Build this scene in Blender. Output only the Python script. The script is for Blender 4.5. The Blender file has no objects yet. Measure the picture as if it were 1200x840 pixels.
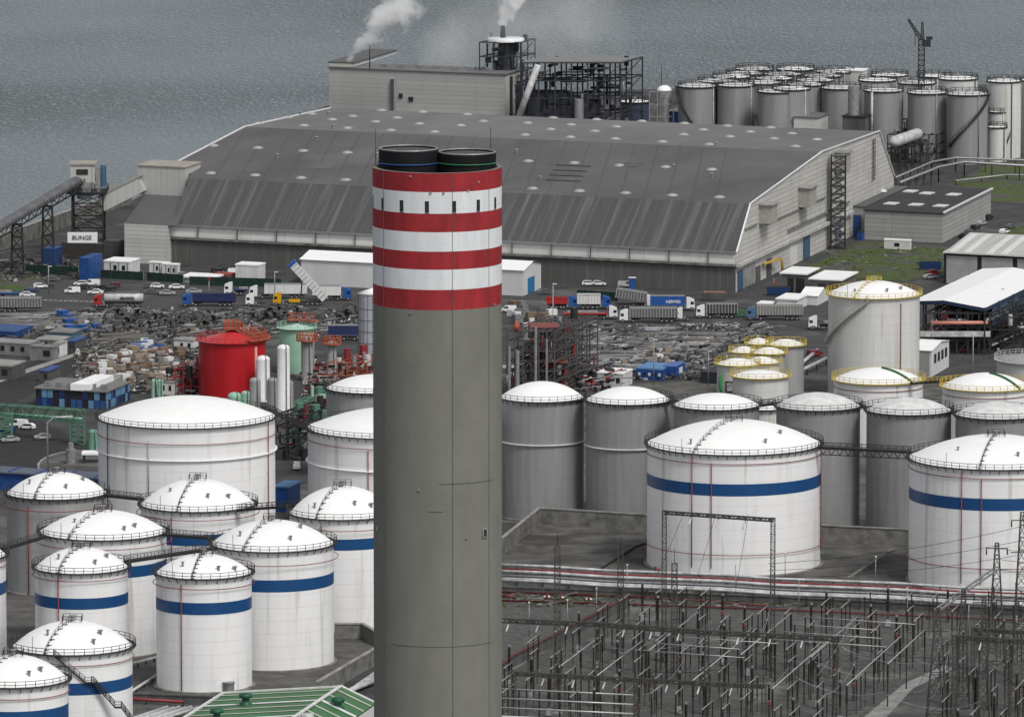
import bpy, math, random
from mathutils import Vector, Matrix
R = math.radians
rnd = random.Random(7)
sc = bpy.context.scene
COL = sc.collection
# ---------------------------------------------------------------- camera
F, PITCH, CAMH = 8600.0, R(7.7), 260.0
cam = bpy.data.cameras.new('camera'); camo = bpy.data.objects.new('camera', cam); COL.objects.link(camo)
cam.sensor_width = 36; cam.lens = F * 36 / 1200; cam.clip_start = 5; cam.clip_end = 90000
camo.location = (0, 0, CAMH); camo.rotation_euler = (R(90) - PITCH, 0, 0)
sc.camera = camo
# ---------------------------------------------------------------- sky, sun, exposure
w = bpy.data.worlds.new('World'); sc.world = w; w.use_nodes = True
nt = w.node_tree; bg = nt.nodes['Background']
sky = nt.nodes.new('ShaderNodeTexSky'); sky.sky_type = 'NISHITA'; sky.sun_disc = False
SUN_EL, SUN_ROT = 52, 146
sky.sun_elevation = R(SUN_EL); sky.sun_rotation = R(SUN_ROT); sky.air_density = 1.0; sky.dust_density = 3.0; sky.ozone_density = 1.0
hs = nt.nodes.new('ShaderNodeHueSaturation'); hs.inputs['Saturation'].default_value = 0.22
nt.links.new(sky.outputs[0], hs.inputs['Color']); nt.links.new(hs.outputs[0], bg.inputs[0])
bg.inputs[1].default_value = 0.11
sl = bpy.data.lights.new('sun', 'SUN'); so = bpy.data.objects.new('sun', sl); COL.objects.link(so)
sl.energy = 1.5; sl.angle = R(14); sl.color = (1, .97, .93)
_a = R(SUN_ROT); _sd = Vector((math.sin(_a) * math.cos(R(SUN_EL)), math.cos(_a) * math.cos(R(SUN_EL)), math.sin(R(SUN_EL))))
so.rotation_euler = _sd.to_track_quat('Z', 'Y').to_euler(); so.location = (0, 0, 600)
sc.view_settings.view_transform = 'Standard'; sc.view_settings.look = 'None'; sc.view_settings.gamma = 1
sc.view_settings.exposure = 0.28
sc.cycles.max_bounces = 7; sc.cycles.diffuse_bounces = 3; sc.cycles.glossy_bounces = 2; sc.cycles.volume_bounces = 6
sc.cycles.use_adaptive_sampling = True
# ---------------------------------------------------------------- surveying: where a sight line meets a height
FW = Vector((0, math.cos(PITCH), -math.sin(PITCH))); UP = Vector((0, math.sin(PITCH), math.cos(PITCH)))
def G(x, y, z=0.0):
    d = Vector((1, 0, 0)) * ((x - 600) / F) + UP * ((420 - y) / F) + FW
    t = (z - CAMH) / d.z
    return Vector((d.x * t, d.y * t, z))
def proj(p):
    v = Vector(p) - Vector((0, 0, CAMH)); k = F / v.dot(FW)
    return 600 + v.x * k, 420 - v.dot(UP) * k
def ppm(p): return F / (Vector(p) - Vector((0, 0, CAMH))).dot(FW)
def zat(p, y):
    lo, hi = -20.0, 300.0
    for _ in range(40):
        m = (lo + hi) / 2
        if proj((p.x, p.y, m))[1] > y: lo = m
        else: hi = m
    return lo
# ---------------------------------------------------------------- materials
MATS = {}
def mat(name, col, rough=.7, vary=.12, scale=.3, stretch=(1, 1, 1), metal=0, dark=None, seams=0, seamk=.22, bump=0, spec=.4, lo=.35, hi=.75, col2=None, amt2=0, scale2=.05, stretch2=None):
    if name in MATS: return MATS[name]
    m = bpy.data.materials.new(name); m.use_nodes = True; n = m.node_tree; N = n.nodes; L = n.links
    b = N['Principled BSDF']; b.inputs['Roughness'].default_value = rough; b.inputs['Metallic'].default_value = metal
    b.inputs['Specular IOR Level'].default_value = spec
    tc = N.new('ShaderNodeTexCoord'); mp = N.new('ShaderNodeMapping'); mp.inputs['Scale'].default_value = stretch
    L.new(tc.outputs['Object'], mp.inputs[0])
    no = N.new('ShaderNodeTexNoise'); no.inputs['Scale'].default_value = scale; no.inputs['Detail'].default_value = 6; no.inputs['Roughness'].default_value = .65
    L.new(mp.outputs[0], no.inputs['Vector'])
    rp = N.new('ShaderNodeMapRange'); rp.inputs[1].default_value = lo; rp.inputs[2].default_value = hi; L.new(no.outputs[0], rp.inputs[0])
    mx = N.new('ShaderNodeMix'); mx.data_type = 'RGBA'
    c = Vector(col); dk = Vector(dark) if dark else c * (1 - vary * 1.6)
    lt = c * (1 + vary * .6)
    mx.inputs[6].default_value = (*dk, 1); mx.inputs[7].default_value = (*lt, 1)
    L.new(rp.outputs[0], mx.inputs[0]); out = mx.outputs[2]
    if col2:
        n2 = N.new('ShaderNodeTexNoise'); n2.inputs['Scale'].default_value = scale2; n2.inputs['Detail'].default_value = 5
        mp2 = N.new('ShaderNodeMapping'); mp2.inputs['Scale'].default_value = stretch2 or (1, 1, 1); L.new(tc.outputs['Object'], mp2.inputs[0]); L.new(mp2.outputs[0], n2.inputs['Vector'])
        r2 = N.new('ShaderNodeMapRange'); r2.inputs[1].default_value = .62 - amt2; r2.inputs[2].default_value = .72 - amt2; L.new(n2.outputs[0], r2.inputs[0])
        m2 = N.new('ShaderNodeMix'); m2.data_type = 'RGBA'; L.new(r2.outputs[0], m2.inputs[0]); L.new(out, m2.inputs[6]); m2.inputs[7].default_value = (*col2, 1)
        out = m2.outputs[2]
    if seams:
        sx = N.new('ShaderNodeSeparateXYZ'); L.new(tc.outputs['Object'], sx.inputs[0])
        md = N.new('ShaderNodeMath'); md.operation = 'PINGPONG'; md.inputs[1].default_value = seams / 2; L.new(sx.outputs[2], md.inputs[0])
        lt2 = N.new('ShaderNodeMath'); lt2.operation = 'LESS_THAN'; lt2.inputs[1].default_value = .06; L.new(md.outputs[0], lt2.inputs[0])
        ml = N.new('ShaderNodeMath'); ml.operation = 'MULTIPLY'; ml.inputs[1].default_value = seamk; L.new(lt2.outputs[0], ml.inputs[0])
        m3 = N.new('ShaderNodeMix'); m3.data_type = 'RGBA'; L.new(ml.outputs[0], m3.inputs[0]); L.new(out, m3.inputs[6]); m3.inputs[7].default_value = (*(c * .35), 1)
        out = m3.outputs[2]
    L.new(out, b.inputs['Base Color'])
    if bump:
        bp = N.new('ShaderNodeBump'); bp.inputs['Strength'].default_value = bump; bp.inputs['Distance'].default_value = .3
        L.new(no.outputs[0], bp.inputs['Height']); L.new(bp.outputs[0], b.inputs['Normal'])
    MATS[name] = m; return m
WHITE = mat('white_tank_paint', (.73, .73, .73), .45, .09, .35, (1, 1, .08), seams=2.6, dark=(.60, .60, .585), lo=.25, hi=.5, col2=(.55, .53, .49), amt2=.0, scale2=.55, stretch2=(1, 1, .05))
DOME = mat('white_dome_paint', (.84, .84, .83), .5, .03, .3, dark=(.78, .78, .77))
DIRTYDOME = mat('weathered_dome_paint', (.66, .66, .65), .55, .16, .5, dark=(.5, .5, .49))
GREY = mat('grey_tank_steel', (.27, .27, .272), .6, .14, .55, (1, 1, .06), seams=2.4, col2=(.215, .215, .215), amt2=.02, scale2=.07)
GREY2 = mat('pale_grey_tank_steel', (.33, .33, .33), .6, .14, .55, (1, 1, .06), seams=2.4)
CREAM = mat('cream_tank_paint', (.60, .60, .58), .5, .10, .3, (1, 1, .1), seams=2.4, col2=(.46, .44, .40), amt2=.01, scale2=.6, stretch2=(1, 1, .05))
BLUE = mat('blue_band_paint', (.006, .062, .19), .45, .1, .6)
DARK = mat('dark_steel', (.025, .025, .028), .55, .3, 1.5)
RAILM = mat('galvanised_dark_rail', (.03, .03, .03), .5, .3, 1.5)
YEL = mat('yellow_rail_paint', (.55, .42, .06), .5, .15, 1.5)
RED = mat('red_pipe_paint', (.24, .025, .03), .5, .2, 1)
REDT = mat('red_tank_paint', (.42, .012, .018), .35, .12, .2, (1, 1, .2))
ORANGE = mat('orange_rail_paint', (.38, .085, .04), .5, .2, 1)
PIPEW = mat('white_pipe_lagging', (.58, .58, .58), .45, .3, .5)
STEEL = mat('galvanised_steel', (.33, .33, .34), .45, .2, 1.2, metal=.4)
MINT = mat('mint_green_paint', (.30, .50, .38), .5, .08, .4)
GREEN = mat('green_steel_paint', (.10, .21, .15), .5, .2, .8)
CONC = mat('weathered_concrete', (.20, .195, .18), .9, .3, .35, dark=(.075, .075, .07), lo=.3, hi=.7)
DCONC = mat('dark_wall_concrete', (.10, .10, .098), .9, .35, .4, (1, 1, .15), dark=(.055, .055, .055))
BLUEC = mat('blue_container_paint', (.015, .07, .26), .5, .2, .5)
GLASS = mat('dark_window_glass', (.02, .025, .03), .12, .2, 1, spec=.6)
RUBBER = mat('tyre_rubber', (.02, .02, .02), .85, .2, 2)
WPAINT = mat('white_vehicle_paint', (.75, .75, .75), .3, .06, 1)
CABINW = mat('white_cabin_panel', (.66, .66, .65), .55, .12, .8, (1, 1, .3))
# ---------------------------------------------------------------- mesh gathering
class MB:
    def __init__(s): s.v = []; s.f = []; s.m = []; s.sm = []
    def add(s, vs, fs, mi=0, smooth=False):
        o = len(s.v); s.v += [tuple(p) for p in vs]
        for f in fs: s.f.append(tuple(i + o for i in f)); s.m.append(mi); s.sm.append(smooth)
        return s
    def hexa(s, p, mi=0):   # 8 points: 4 bottom (ccw), 4 top
        return s.add(p, [(3, 2, 1, 0), (4, 5, 6, 7), (0, 1, 5, 4), (1, 2, 6, 5), (2, 3, 7, 6), (3, 0, 4, 7)], mi)
    def box(s, c, d, rz=0, mi=0, ax=None):
        hx, hy, hz = d[0] / 2, d[1] / 2, d[2] / 2; c = Vector(c)
        X = Vector((math.cos(rz), math.sin(rz), 0)); Y = Vector((-math.sin(rz), math.cos(rz), 0)); Z = Vector((0, 0, 1))
        if ax: X, Y, Z = ax
        q = [c + X * a * hx + Y * b * hy + Z * e * hz for e in (-1, 1) for a, b in ((-1, -1), (1, -1), (1, 1), (-1, 1))]
        return s.hexa(q, mi)
    def bar(s, a, b, w, h=None, mi=0):
        a, b = Vector(a), Vector(b); d = b - a
        if d.length < 1e-6: return s
        X = d.normalized(); Z = Vector((0, 0, 1)) if abs(X.z) < .95 else Vector((1, 0, 0))
        Y = Z.cross(X).normalized(); Z = X.cross(Y)
        return s.box((a + b) / 2, (d.length, w, h or w), ax=(X, Y, Z), mi=mi)
    def tube(s, pts, r, n=6, closed=False, mi=0, caps=True):
        pts = [Vector(p) for p in pts]; k = len(pts); vs = []; fs = []
        for i, p in enumerate(pts):
            if closed: t = pts[(i + 1) % k] - pts[i - 1]
            else: t = pts[min(i + 1, k - 1)] - pts[max(i - 1, 0)]
            t.normalize(); up = Vector((0, 0, 1)) if abs(t.z) < .9 else Vector((0, 1, 0))
            a = up.cross(t).normalized(); b = t.cross(a)
            rr = r[i] if isinstance(r, (list, tuple)) else r
            vs += [p + (a * math.cos(2 * math.pi * j / n) + b * math.sin(2 * math.pi * j / n)) * rr for j in range(n)]
        m = k if closed else k - 1
        for i in range(m):
            for j in range(n):
                q = (i + 1) % k
                fs.append((i * n + j, i * n + (j + 1) % n, q * n + (j + 1) % n, q * n + j))
        if caps and not closed: fs += [tuple(range(n))[::-1], tuple((k - 1) * n + j for j in range(n))]
        return s.add(vs, fs, mi, n > 4)
    def lathe(s, prof, n=48, c=(0, 0, 0), mi=0, smooth=True, cap=False):
        c = Vector(c); vs = []; fs = []
        for r, z in prof:
            vs += [c + Vector((r * math.cos(2 * math.pi * j / n), r * math.sin(2 * math.pi * j / n), z)) for j in range(n)]
        for i in range(len(prof) - 1):
            for j in range(n):
                fs.append((i * n + j, i * n + (j + 1) % n, (i + 1) * n + (j + 1) % n, (i + 1) * n + j))
        if cap: fs.append(tuple((len(prof) - 1) * n + j for j in range(n)))
        return s.add(vs, fs, mi, smooth)
    def cyl(s, x, y, z0, z1, r, n=12, mi=0):
        s.lathe([(r, z0), (r, z1)], n, (x, y, 0), mi)
        q = [(x + r * math.cos(2 * math.pi * j / n), y + r * math.sin(2 * math.pi * j / n)) for j in range(n)]
        s.add([(a, b, z1) for a, b in q], [tuple(range(n))], mi); s.add([(a, b, z0) for a, b in q], [tuple(range(n))[::-1]], mi)
        return s
    def prism(s, poly, z0, z1, mi=0):
        n = len(poly); z1f = (lambda i: z1[i]) if isinstance(z1, (list, tuple)) else (lambda i: z1)
        vs = [(p[0], p[1], z0) for p in poly] + [(p[0], p[1], z1f(i)) for i, p in enumerate(poly)]
        return s.add(vs, [tuple(range(n))[::-1], tuple(range(n, 2 * n))] + [(i, (i + 1) % n, (i + 1) % n + n, i + n) for i in range(n)], mi)
    def rail(s, path, h=1.15, step=1.6, r=.05, closed=False, rows=2, posts=True):
        path = [Vector(p) for p in path]; k = len(path)
        for j in range(rows):
            z = Vector((0, 0, h * (1 - j * .5))); s.tube([p + z for p in path], r, 4, closed)
        if posts:
            acc = 0
            for i in range(k if closed else k - 1):
                a, b = path[i], path[(i + 1) % k]; L = (b - a).length
                while acc < L:
                    p = a.lerp(b, acc / L); s.bar(p, p + Vector((0, 0, h)), r * 2); acc += step
                acc -= L
        return s
    def lattice(s, a, b, w0, w1, n, t=.18, legs=None):   # a square lattice mast from a to b
        a, b = Vector(a), Vector(b); d = (b - a).normalized(); up = Vector((0, 0, 1)) if abs(d.z) < .8 else Vector((0, 1, 0))
        X = up.cross(d).normalized(); Y = d.cross(X); rings = []
        for i in range(n + 1):
            f = i / n; wv = (w0 + (w1 - w0) * f) / 2; c = a.lerp(b, f)
            rings.append([c + X * p * wv + Y * q * wv for p, q in ((-1, -1), (1, -1), (1, 1), (-1, 1))])
        for k in range(4): s.bar(rings[0][k], rings[-1][k], legs or t * 1.5)
        for i in range(n):
            for k in range(4):
                s.bar(rings[i + 1][k], rings[i + 1][(k + 1) % 4], t)
                if (i + k) % 2: s.bar(rings[i][k], rings[i + 1][(k + 1) % 4], t)
                else: s.bar(rings[i][(k + 1) % 4], rings[i + 1][k], t)
        return s
    def build(s, name, mats, parent=None, world=False):
        me = bpy.data.meshes.new(name); v = s.v
        if world and parent is not None:
            M = parent_matrix(parent).inverted(); v = [tuple(M @ Vector(p)) for p in v]
        me.from_pydata(v, [], s.f)
        for m in (mats if isinstance(mats, (list, tuple)) else [mats]): me.materials.append(m)
        me.polygons.foreach_set('material_index', s.m); me.polygons.foreach_set('use_smooth', s.sm)
        me.update()
        o = bpy.data.objects.new(name, me); COL.objects.link(o)
        if parent is not None: o.parent = parent
        return o
def parent_matrix(o):
    M = Matrix.LocRotScale(o.location, o.rotation_euler, o.scale)
    return parent_matrix(o.parent) @ M if o.parent else M
def tag(o, label, cat, group=None, kind=None):
    if label: o['label'] = label
    if cat: o['category'] = cat
    if group: o['group'] = group
    if kind: o['kind'] = kind
    return o
def thing(name, label, cat, loc=(0, 0, 0), rz=0, group=None):
    o = bpy.data.objects.new(name, None); COL.objects.link(o); o.location = loc; o.rotation_euler = (0, 0, rz); o.empty_display_size = .5
    return tag(o, label, cat, group)
KIDS = {}
def dup(root, loc, rz=0, label=None, group=None, sc_=None):
    def cp(o, par):
        c = o.copy(); COL.objects.link(c)
        if par is not None: c.parent = par
        for k in o.children: cp(k, c)
        return c
    r = cp(root, None); r.location = loc; r.rotation_euler = (0, 0, rz)
    if sc_: r.scale = (sc_,) * 3
    if label: r['label'] = label
    if group: r['group'] = group
    return r
def sheet(name, pts, z, m, kind='structure', label=None, thick=0):
    b = MB(); ps = [G(x, y, z) for x, y in pts]; n = len(ps)
    if thick: b.prism([(p.x, p.y) for p in ps], z - thick, z)
    else: b.add(ps, [tuple(range(n))])
    o = b.build(name, m); o['kind'] = kind
    return o
# ---------------------------------------------------------------- the setting
def water_mat():
    m = bpy.data.materials.new('sea_water'); m.use_nodes = True; N = m.node_tree.nodes; L = m.node_tree.links; b = N['Principled BSDF']
    b.inputs['Base Color'].default_value = (.135, .162, .176, 1); b.inputs['Roughness'].default_value = .33; b.inputs['IOR'].default_value = 1.33
    tc = N.new('ShaderNodeTexCoord'); mp = N.new('ShaderNodeMapping'); mp.inputs['Scale'].default_value = (1, .30, 1); mp.inputs['Rotation'].default_value = (0, 0, .25); L.new(tc.outputs['Object'], mp.inputs[0])
    a = N.new('ShaderNodeTexNoise'); a.inputs['Scale'].default_value = .55; a.inputs['Detail'].default_value = 3; a.inputs['Roughness'].default_value = .55; L.new(mp.outputs[0], a.inputs['Vector'])
    g = N.new('ShaderNodeTexNoise'); g.inputs['Scale'].default_value = .0035; g.inputs['Detail'].default_value = 3; L.new(tc.outputs['Object'], g.inputs['Vector'])
    gr = N.new('ShaderNodeMapRange'); gr.inputs[1].default_value = .3; gr.inputs[2].default_value = .7; gr.inputs[3].default_value = .3; gr.inputs[4].default_value = 1.0; L.new(g.outputs[0], gr.inputs[0])
    bp = N.new('ShaderNodeBump'); bp.inputs['Distance'].default_value = 5.2; L.new(gr.outputs[0], bp.inputs['Strength']); rr = N.new('ShaderNodeMapRange'); rr.inputs[1].default_value = .38; rr.inputs[2].default_value = .62; L.new(a.outputs[0], rr.inputs[0]); L.new(rr.outputs[0], bp.inputs['Height']); L.new(bp.outputs[0], b.inputs['Normal'])
    return m
o = MB().add([(-40000, -2000, -5), (40000, -2000, -5), (40000, 80000, -5), (-40000, 80000, -5)], [(0, 1, 2, 3)]).build('sea', water_mat()); o['kind'] = 'structure'
GROUND = mat('dark_yard_ground', (.06, .06, .06), .92, .35, .12, dark=(.026, .026, .026), bump=.2, col2=(.095, .093, .088), amt2=.04, scale2=.04)
o = sheet('ground', [(-700, 420), (-60, 320), (0, 293), (150, 238), (210, 202), (285, 157), (390, 122), (560, 114), (730, 106), (790, 104), (1260, 98), (2200, 80), (1700, 1400), (-900, 1500)], 0, GROUND, thick=7)
ASPH = mat('asphalt', (.06, .06, .061), .85, .25, .15, (.3, 1.2, 1), dark=(.035, .035, .036), bump=.1, col2=(.09, .088, .085), amt2=.05, scale2=.06)
DASPH = mat('fresh_asphalt', (.026, .026, .027), .85, .25, .2)
CFLOOR = mat('stained_concrete_floor', (.125, .12, .112), .9, .4, .15, dark=(.045, .045, .042), col2=(.045, .043, .04), amt2=.06, scale2=.06)
PALE = mat('pale_concrete', (.33, .325, .31), .9, .25, .3, dark=(.17, .165, .16))
GRAVEL = mat('substation_gravel', (.095, .095, .09), .95, .4, .6, dark=(.045, .045, .043), bump=.3, col2=(.15, .15, .14), amt2=.03, scale2=.05)
GRASS = mat('rough_grass', (.075, .12, .018), .95, .4, .5, dark=(.03, .034, .015), col2=(.07, .067, .062), amt2=.13, scale2=.09)
sheet('road', [(-60, 350), (0, 336), (60, 326), (300, 344), (420, 352), (660, 372), (880, 372), (960, 390), (1000, 410), (985, 436), (960, 415), (900, 384), (800, 378), (640, 380), (420, 366), (200, 362), (-60, 372)], .04, ASPH)
sheet('parking_area', [(60, 322), (200, 330), (430, 338), (590, 344), (860, 356), (960, 340), (975, 372), (880, 371), (660, 371), (420, 351), (300, 343), (60, 325)], .03, ASPH)
sheet('access_road', [(860, 352), (900, 330), (1000, 286), (1040, 268), (1050, 276), (990, 302), (935, 322), (975, 345), (930, 372), (880, 362)], .05, ASPH)
sheet('yard_road', [(-60, 455), (0, 436), (90, 408), (200, 378), (235, 380), (120, 418), (20, 470), (60, 500), (115, 520), (115, 560), (-60, 560)], .04, DASPH)
sheet('footpath', [(-60, 462), (0, 442), (96, 411), (98, 414), (0, 448), (-60, 470)], .10, PALE)
sheet('grass_verge', [(-40, 330), (40, 324), (60, 330), (30, 342), (-40, 345)], .06, GRASS)
for i, pg in enumerate([[(935, 318), (1010, 283), (1060, 285), (1140, 292), (1110, 318), (1060, 330), (1000, 326)], [(1118, 214), (1160, 192), (1260, 186), (1260, 236), (1210, 240), (1165, 236)], [(1150, 296), (1190, 262), (1250, 250), (1250, 284)]]):
    sheet('grass', pg, .07, GRASS)
sheet('bund_floor', [(588, 640), (630, 612), (760, 618), (1080, 632), (1260, 645), (1260, 706), (588, 664)], .05, CFLOOR)
sheet('bund_floor', [(-60, 700), (200, 690), (437, 740), (437, 770), (300, 900), (-60, 980)], .05, CFLOOR)
sheet('upper_bund_floor', [(0, 600), (437, 560), (437, 700), (0, 700)], .03, CFLOOR)
sheet('tank_yard_floor', [(560, 520), (600, 455), (960, 440), (1260, 470), (1260, 640), (588, 612)], .03, CFLOOR)
sheet('substation_ground', [(560, 676), (700, 690), (1260, 722), (1260, 1100), (400, 1100), (440, 800)], .04, GRAVEL)
sheet('cable_trench_path', [(560, 790), (600, 772), (735, 700), (742, 702), (610, 780), (560, 806)], .09, CONC)
sheet('cable_trench_path', [(1000, 850), (1060, 800), (1110, 778), (1116, 784), (1070, 806), (1020, 860)], .09, PALE)
for k in range(26):      # road markings
    p = G(805 + k * 6.5, 382.5 + k * .12) if k < 10 else G(45 + (k - 10) * 6, 352 + (k - 10) * .2)
    o = MB().add([p + Vector(q) + Vector((0, 0, .09)) for q in (((0, 0, 0), (.9, 0, 0), (-.9, 6, 0), (-1.8, 6, 0)) if k < 10 else ((0, 0, 0), (1.0, 0, 0), (1.0, .8, 0), (0, .8, 0)))], [(0, 1, 2, 3)]).build('road_marking', mat('road_paint', (.6, .6, .58), .8, .2, .5)); o['kind'] = 'structure'
# seawall
p0, p1, p2 = G(-80, 330), G(0, 293.5), G(152, 239)
def wall(name, label, pts, h, t, m, group=None, cap=None, pil=0, cat='wall'):
    r = thing(name, label, cat, (pts[0].x, pts[0].y, 0), group=group)
    b = MB(); c = MB(); q = []
    for a, e in zip(pts, pts[1:]):
        z = Vector((0, 0, h / 2)); b.bar(a + z, e + z, t, h); c.bar(a + z * 2 + Vector((0, 0, .14)), e + z * 2 + Vector((0, 0, .14)), t + .3, .28)
        L = (e - a).length; d = (e - a).normalized(); nrm = Vector((d.y, -d.x, 0)); nrm = nrm if nrm.y < 0 else -nrm
        k = pil
        while pil and k < L:
            pp = a + d * k + nrm * (t / 2 + .25); q.append(MB().box(pp + Vector((0, 0, h * .48)), (.5, .5, h * .9), rz=math.atan2(d.y, d.x))); k += pil
    b.build('wall_panel', m, r, True); c.build('coping', cap or m, r, True)
    for z_ in q: z_.build('buttress', m, r, True)
    return r
wall('seawall', 'long concrete seawall with buttresses between the sea and the conveyor yard', [p0, p1, p2], 4.5, 1.0, CONC, pil=5, cap=PALE)
# ---------------------------------------------------------------- tanks
def ring(r, z, n): return [Vector((r * math.cos(2 * math.pi * j / n), r * math.sin(2 * math.pi * j / n), z)) for j in range(n)]
TANK = {}
def capz(u, hd, R0, cone=False):     # height of a spherical cap of rise hd at the radius u * R0
    if cone: return hd * (1 - u)
    S = (R0 * R0 + hd * hd) / (2 * hd); return math.sqrt(max(S * S - (u * R0) ** 2, 0)) - (S - hd)
def tank(label, cx, yr, w, yb, dome, shell=None, roof=None, band=None, ringp=None, girder=None, rail=None, n=64, ladder=True, pipes=(), group=None, far=False, key=None, bracket=True, cat='storage tank', lower=None, gal=None, green=False, cone=False):
    shell = shell or WHITE; roof = roof or DOME; rail = rail or RAILM; gal = gal or DARK
    p = G(cx, yb); k = ppm(p); r = w / 2 / k; H = zat(p, yr); hd = max(dome / k * 1.0, .2); p.z = 0
    t = thing('storage_tank', label, cat, p, 0, group)
    s = MB(); s.lathe([(r, 0), (r, H)], n); s.build('shell', shell, t)
    if not far: MB().lathe([(r + .7, 0), (r + .7, .35), (r - .05, .4)], n, smooth=False).build('base_ring', CONC, t)
    # shallow dome roof
    b = MB(); R0 = r * .985; b.lathe([(r + .02, H - .02), (R0, H + .05)] + [(R0 * (1 - i / 9), H + capz(1 - i / 9, hd, R0, cone)) for i in range(1, 9)] + [(.02, H + hd)], n); b.build('dome_roof', roof, t)
    if gal and not far:
        g = MB(); g.lathe([(r - .02, H + .0), (r + .75, H + .0), (r + .75, H + .16), (r - .02, H + .16)], n, smooth=False)
        if bracket:
            for j in range(int(r * 3.2)):
                a = 2 * math.pi * j / int(r * 3.2); d = Vector((math.cos(a), math.sin(a), 0)); g.bar(d * r + Vector((0, 0, H - .9)), d * (r + .7) + Vector((0, 0, H)), .1)
        g.build('rim_walkway', gal, t)
    rl = MB(); rl.rail(ring(r + (.6 if not far else .1), H + .12, n if n < 60 else 48), 1.2 if not far else 1.3, 1.9 if not far else 2.4, .06 if not far else .09, True); rl.build('handrail', rail, t)
    if band:
        for (y0, y1, m) in band:
            za, zb = zat(p, y1), zat(p, y0); MB().lathe([(r + .03, za), (r + .03, zb)], n).build('painted_band', m, t)
    if ringp:
        for y, m, off in ringp:
            MB().tube(ring(r + off, zat(p, y), n), .085, 6, True).build('ring_pipe', m, t)
    if girder:
        for y in girder:
            z = zat(p, y); MB().lathe([(r, z - .25), (r + .5, z - .1), (r + .5, z + .1), (r, z + .15)], n).build('wind_girder', WHITE if shell in (WHITE, CREAM) else mat('pale_girder', (.55, .55, .55), .5), t)
    for px, m, y0, y1 in pipes:      # vertical pipes on the camera side of the shell
        x = max(-.98, min(.98, (px - cx) / (w / 2))) * (r + .3); yv = -math.sqrt((r + .3) ** 2 - x * x)
        q = MB(); q.tube([(x, yv, zat(p, y1)), (x, yv, zat(p, y0))], .11, 6)
        zz = zat(p, y1) + 2
        while zz < zat(p, y0): q.bar((x, yv, zz), (x * (r - .1) / (r + .3), yv * (r - .1) / (r + .3), zz), .1); zz += 3.5
        q.build('downpipe', m, t)
    if ladder and not far:
        l = MB(); a0 = -1.9 + rnd.uniform(-.22, .22); pts = []
        for i in range(8):
            a = R(12 + i * 10.5); pts.append(Vector((R0 * math.cos(a) * math.cos(a0), R0 * math.cos(a) * math.sin(a0), H + capz(math.cos(a), hd, R0) + .05)))
        l.rail(pts, 1.0, 1.6, .05)
        for q in pts: l.box(q, (.9, .5, .06))
        l.build('roof_stair', rail, t)
        cpl = MB(); cpl.rail([(1.8, 1.8, H + hd), (1.8, -1.8, H + hd), (-1.8, -1.8, H + hd), (-1.8, 1.8, H + hd)], 1.1, 1.2, .05, True); cpl.build('crown_rail', rail, t)
        for ax, ay, rr, hh in ((0, 0, .35, .9), (r * rnd.uniform(.2, .4), -r * .7, .25, .7), (-r * rnd.uniform(.35, .6), -r * rnd.uniform(.4, .65), .2, rnd.uniform(.5, 1)), (r * rnd.uniform(.45, .7), -r * rnd.uniform(.2, .6), .3, .6)):
            zz = H + capz(math.hypot(ax, ay) / R0, hd, R0); v = MB(); v.cyl(ax, ay, zz - .2, zz + hh, rr, 10); v.lathe([(rr, zz + hh - .01), (rr * 1.7, zz + hh), (rr * 1.7, zz + hh + .2), (.02, zz + hh + .25)], 10, (ax, ay, 0), smooth=False); v.build('roof_vent', STEEL, t)
        mst = MB(); aa = -2.25; x, y = (R0) * math.cos(aa), (R0) * math.sin(aa); mst.tube([(x, y, H), (x, y, H + 3.2)], .05, 4); mst.build('lightning_rod', DARK, t)
    elif far:
        v = MB(); v.cyl(0, 0, H + hd - .1, H + hd + .8, .5, 8); v.build('roof_vent', STEEL, t); MB().tube(ring(r + .1, H - .1, 36), .28, 6, True).build('rim_walkway', DARK, t)
    if green:
        g = MB(); pts = []
        for i in range(9):
            a = R(4 + i * 10); a0 = -.75; pts.append(Vector((R0 * math.cos(a) * math.cos(a0), R0 * math.cos(a) * math.sin(a0), H + capz(math.cos(a), hd, R0) + .25)))
        g.tube(pts, .28, 6); g.build('foam_pipe', mat('dark_green_pipe', (.015, .13, .04), .5), t)
    if far:
        lb = MB(); zz = 0
        a = -1.2 + rnd.random() * .6; x, y = (r + .25) * math.cos(a), (r + .25) * math.sin(a)
        lb.tube([(x, y, 0), (x, y, H)], .16, 5); lb.build('downpipe', rnd.choice([STEEL, PIPEW, DARK]), t)
    TANK[key or label] = (t, p, r, H, hd)
    return t
def BB(y0, y1): return [(y0, y1, BLUE)]
def wk(a, b, lab, truss=False, m=None):     # walkway bridge between two tank rims
    (_, p, r, H, _), (_, q, s, J, _) = TANK[a], TANK[b]
    d = Vector((q.x - p.x, q.y - p.y, 0)).normalized()
    A = Vector((p.x, p.y, H + .1)) + d * (r + .8); B = Vector((q.x, q.y, J + .1)) - d * (s + .8)
    t = thing('walkway_bridge', lab, 'walkway', A); n = Vector((-d.y, d.x, 0)); m = m or RAILM
    b = MB(); b.bar(A, B, 1.2, .55); b.build('deck', DARK, t, True)
    for sg in (-1, 1):
        MB().rail([A + n * .6 * sg, B + n * .6 * sg], 1.15, 1.6, .055).build('handrail', m, t, True)
    if truss:
        L = (B - A).length; k = int(L / 1.8); f = MB()
        for i in range(k):
            u0, u1 = A.lerp(B, i / k), A.lerp(B, (i + 1) / k); dz = Vector((0, 0, -1.5)); mid = (u0 + u1) / 2 + dz
            f.bar(u0, mid, .14); f.bar(mid, u1, .14)
        f.bar(A + Vector((0, 0, -1.5)), B + Vector((0, 0, -1.5)), .18); f.build('truss', DARK, t, True)
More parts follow.
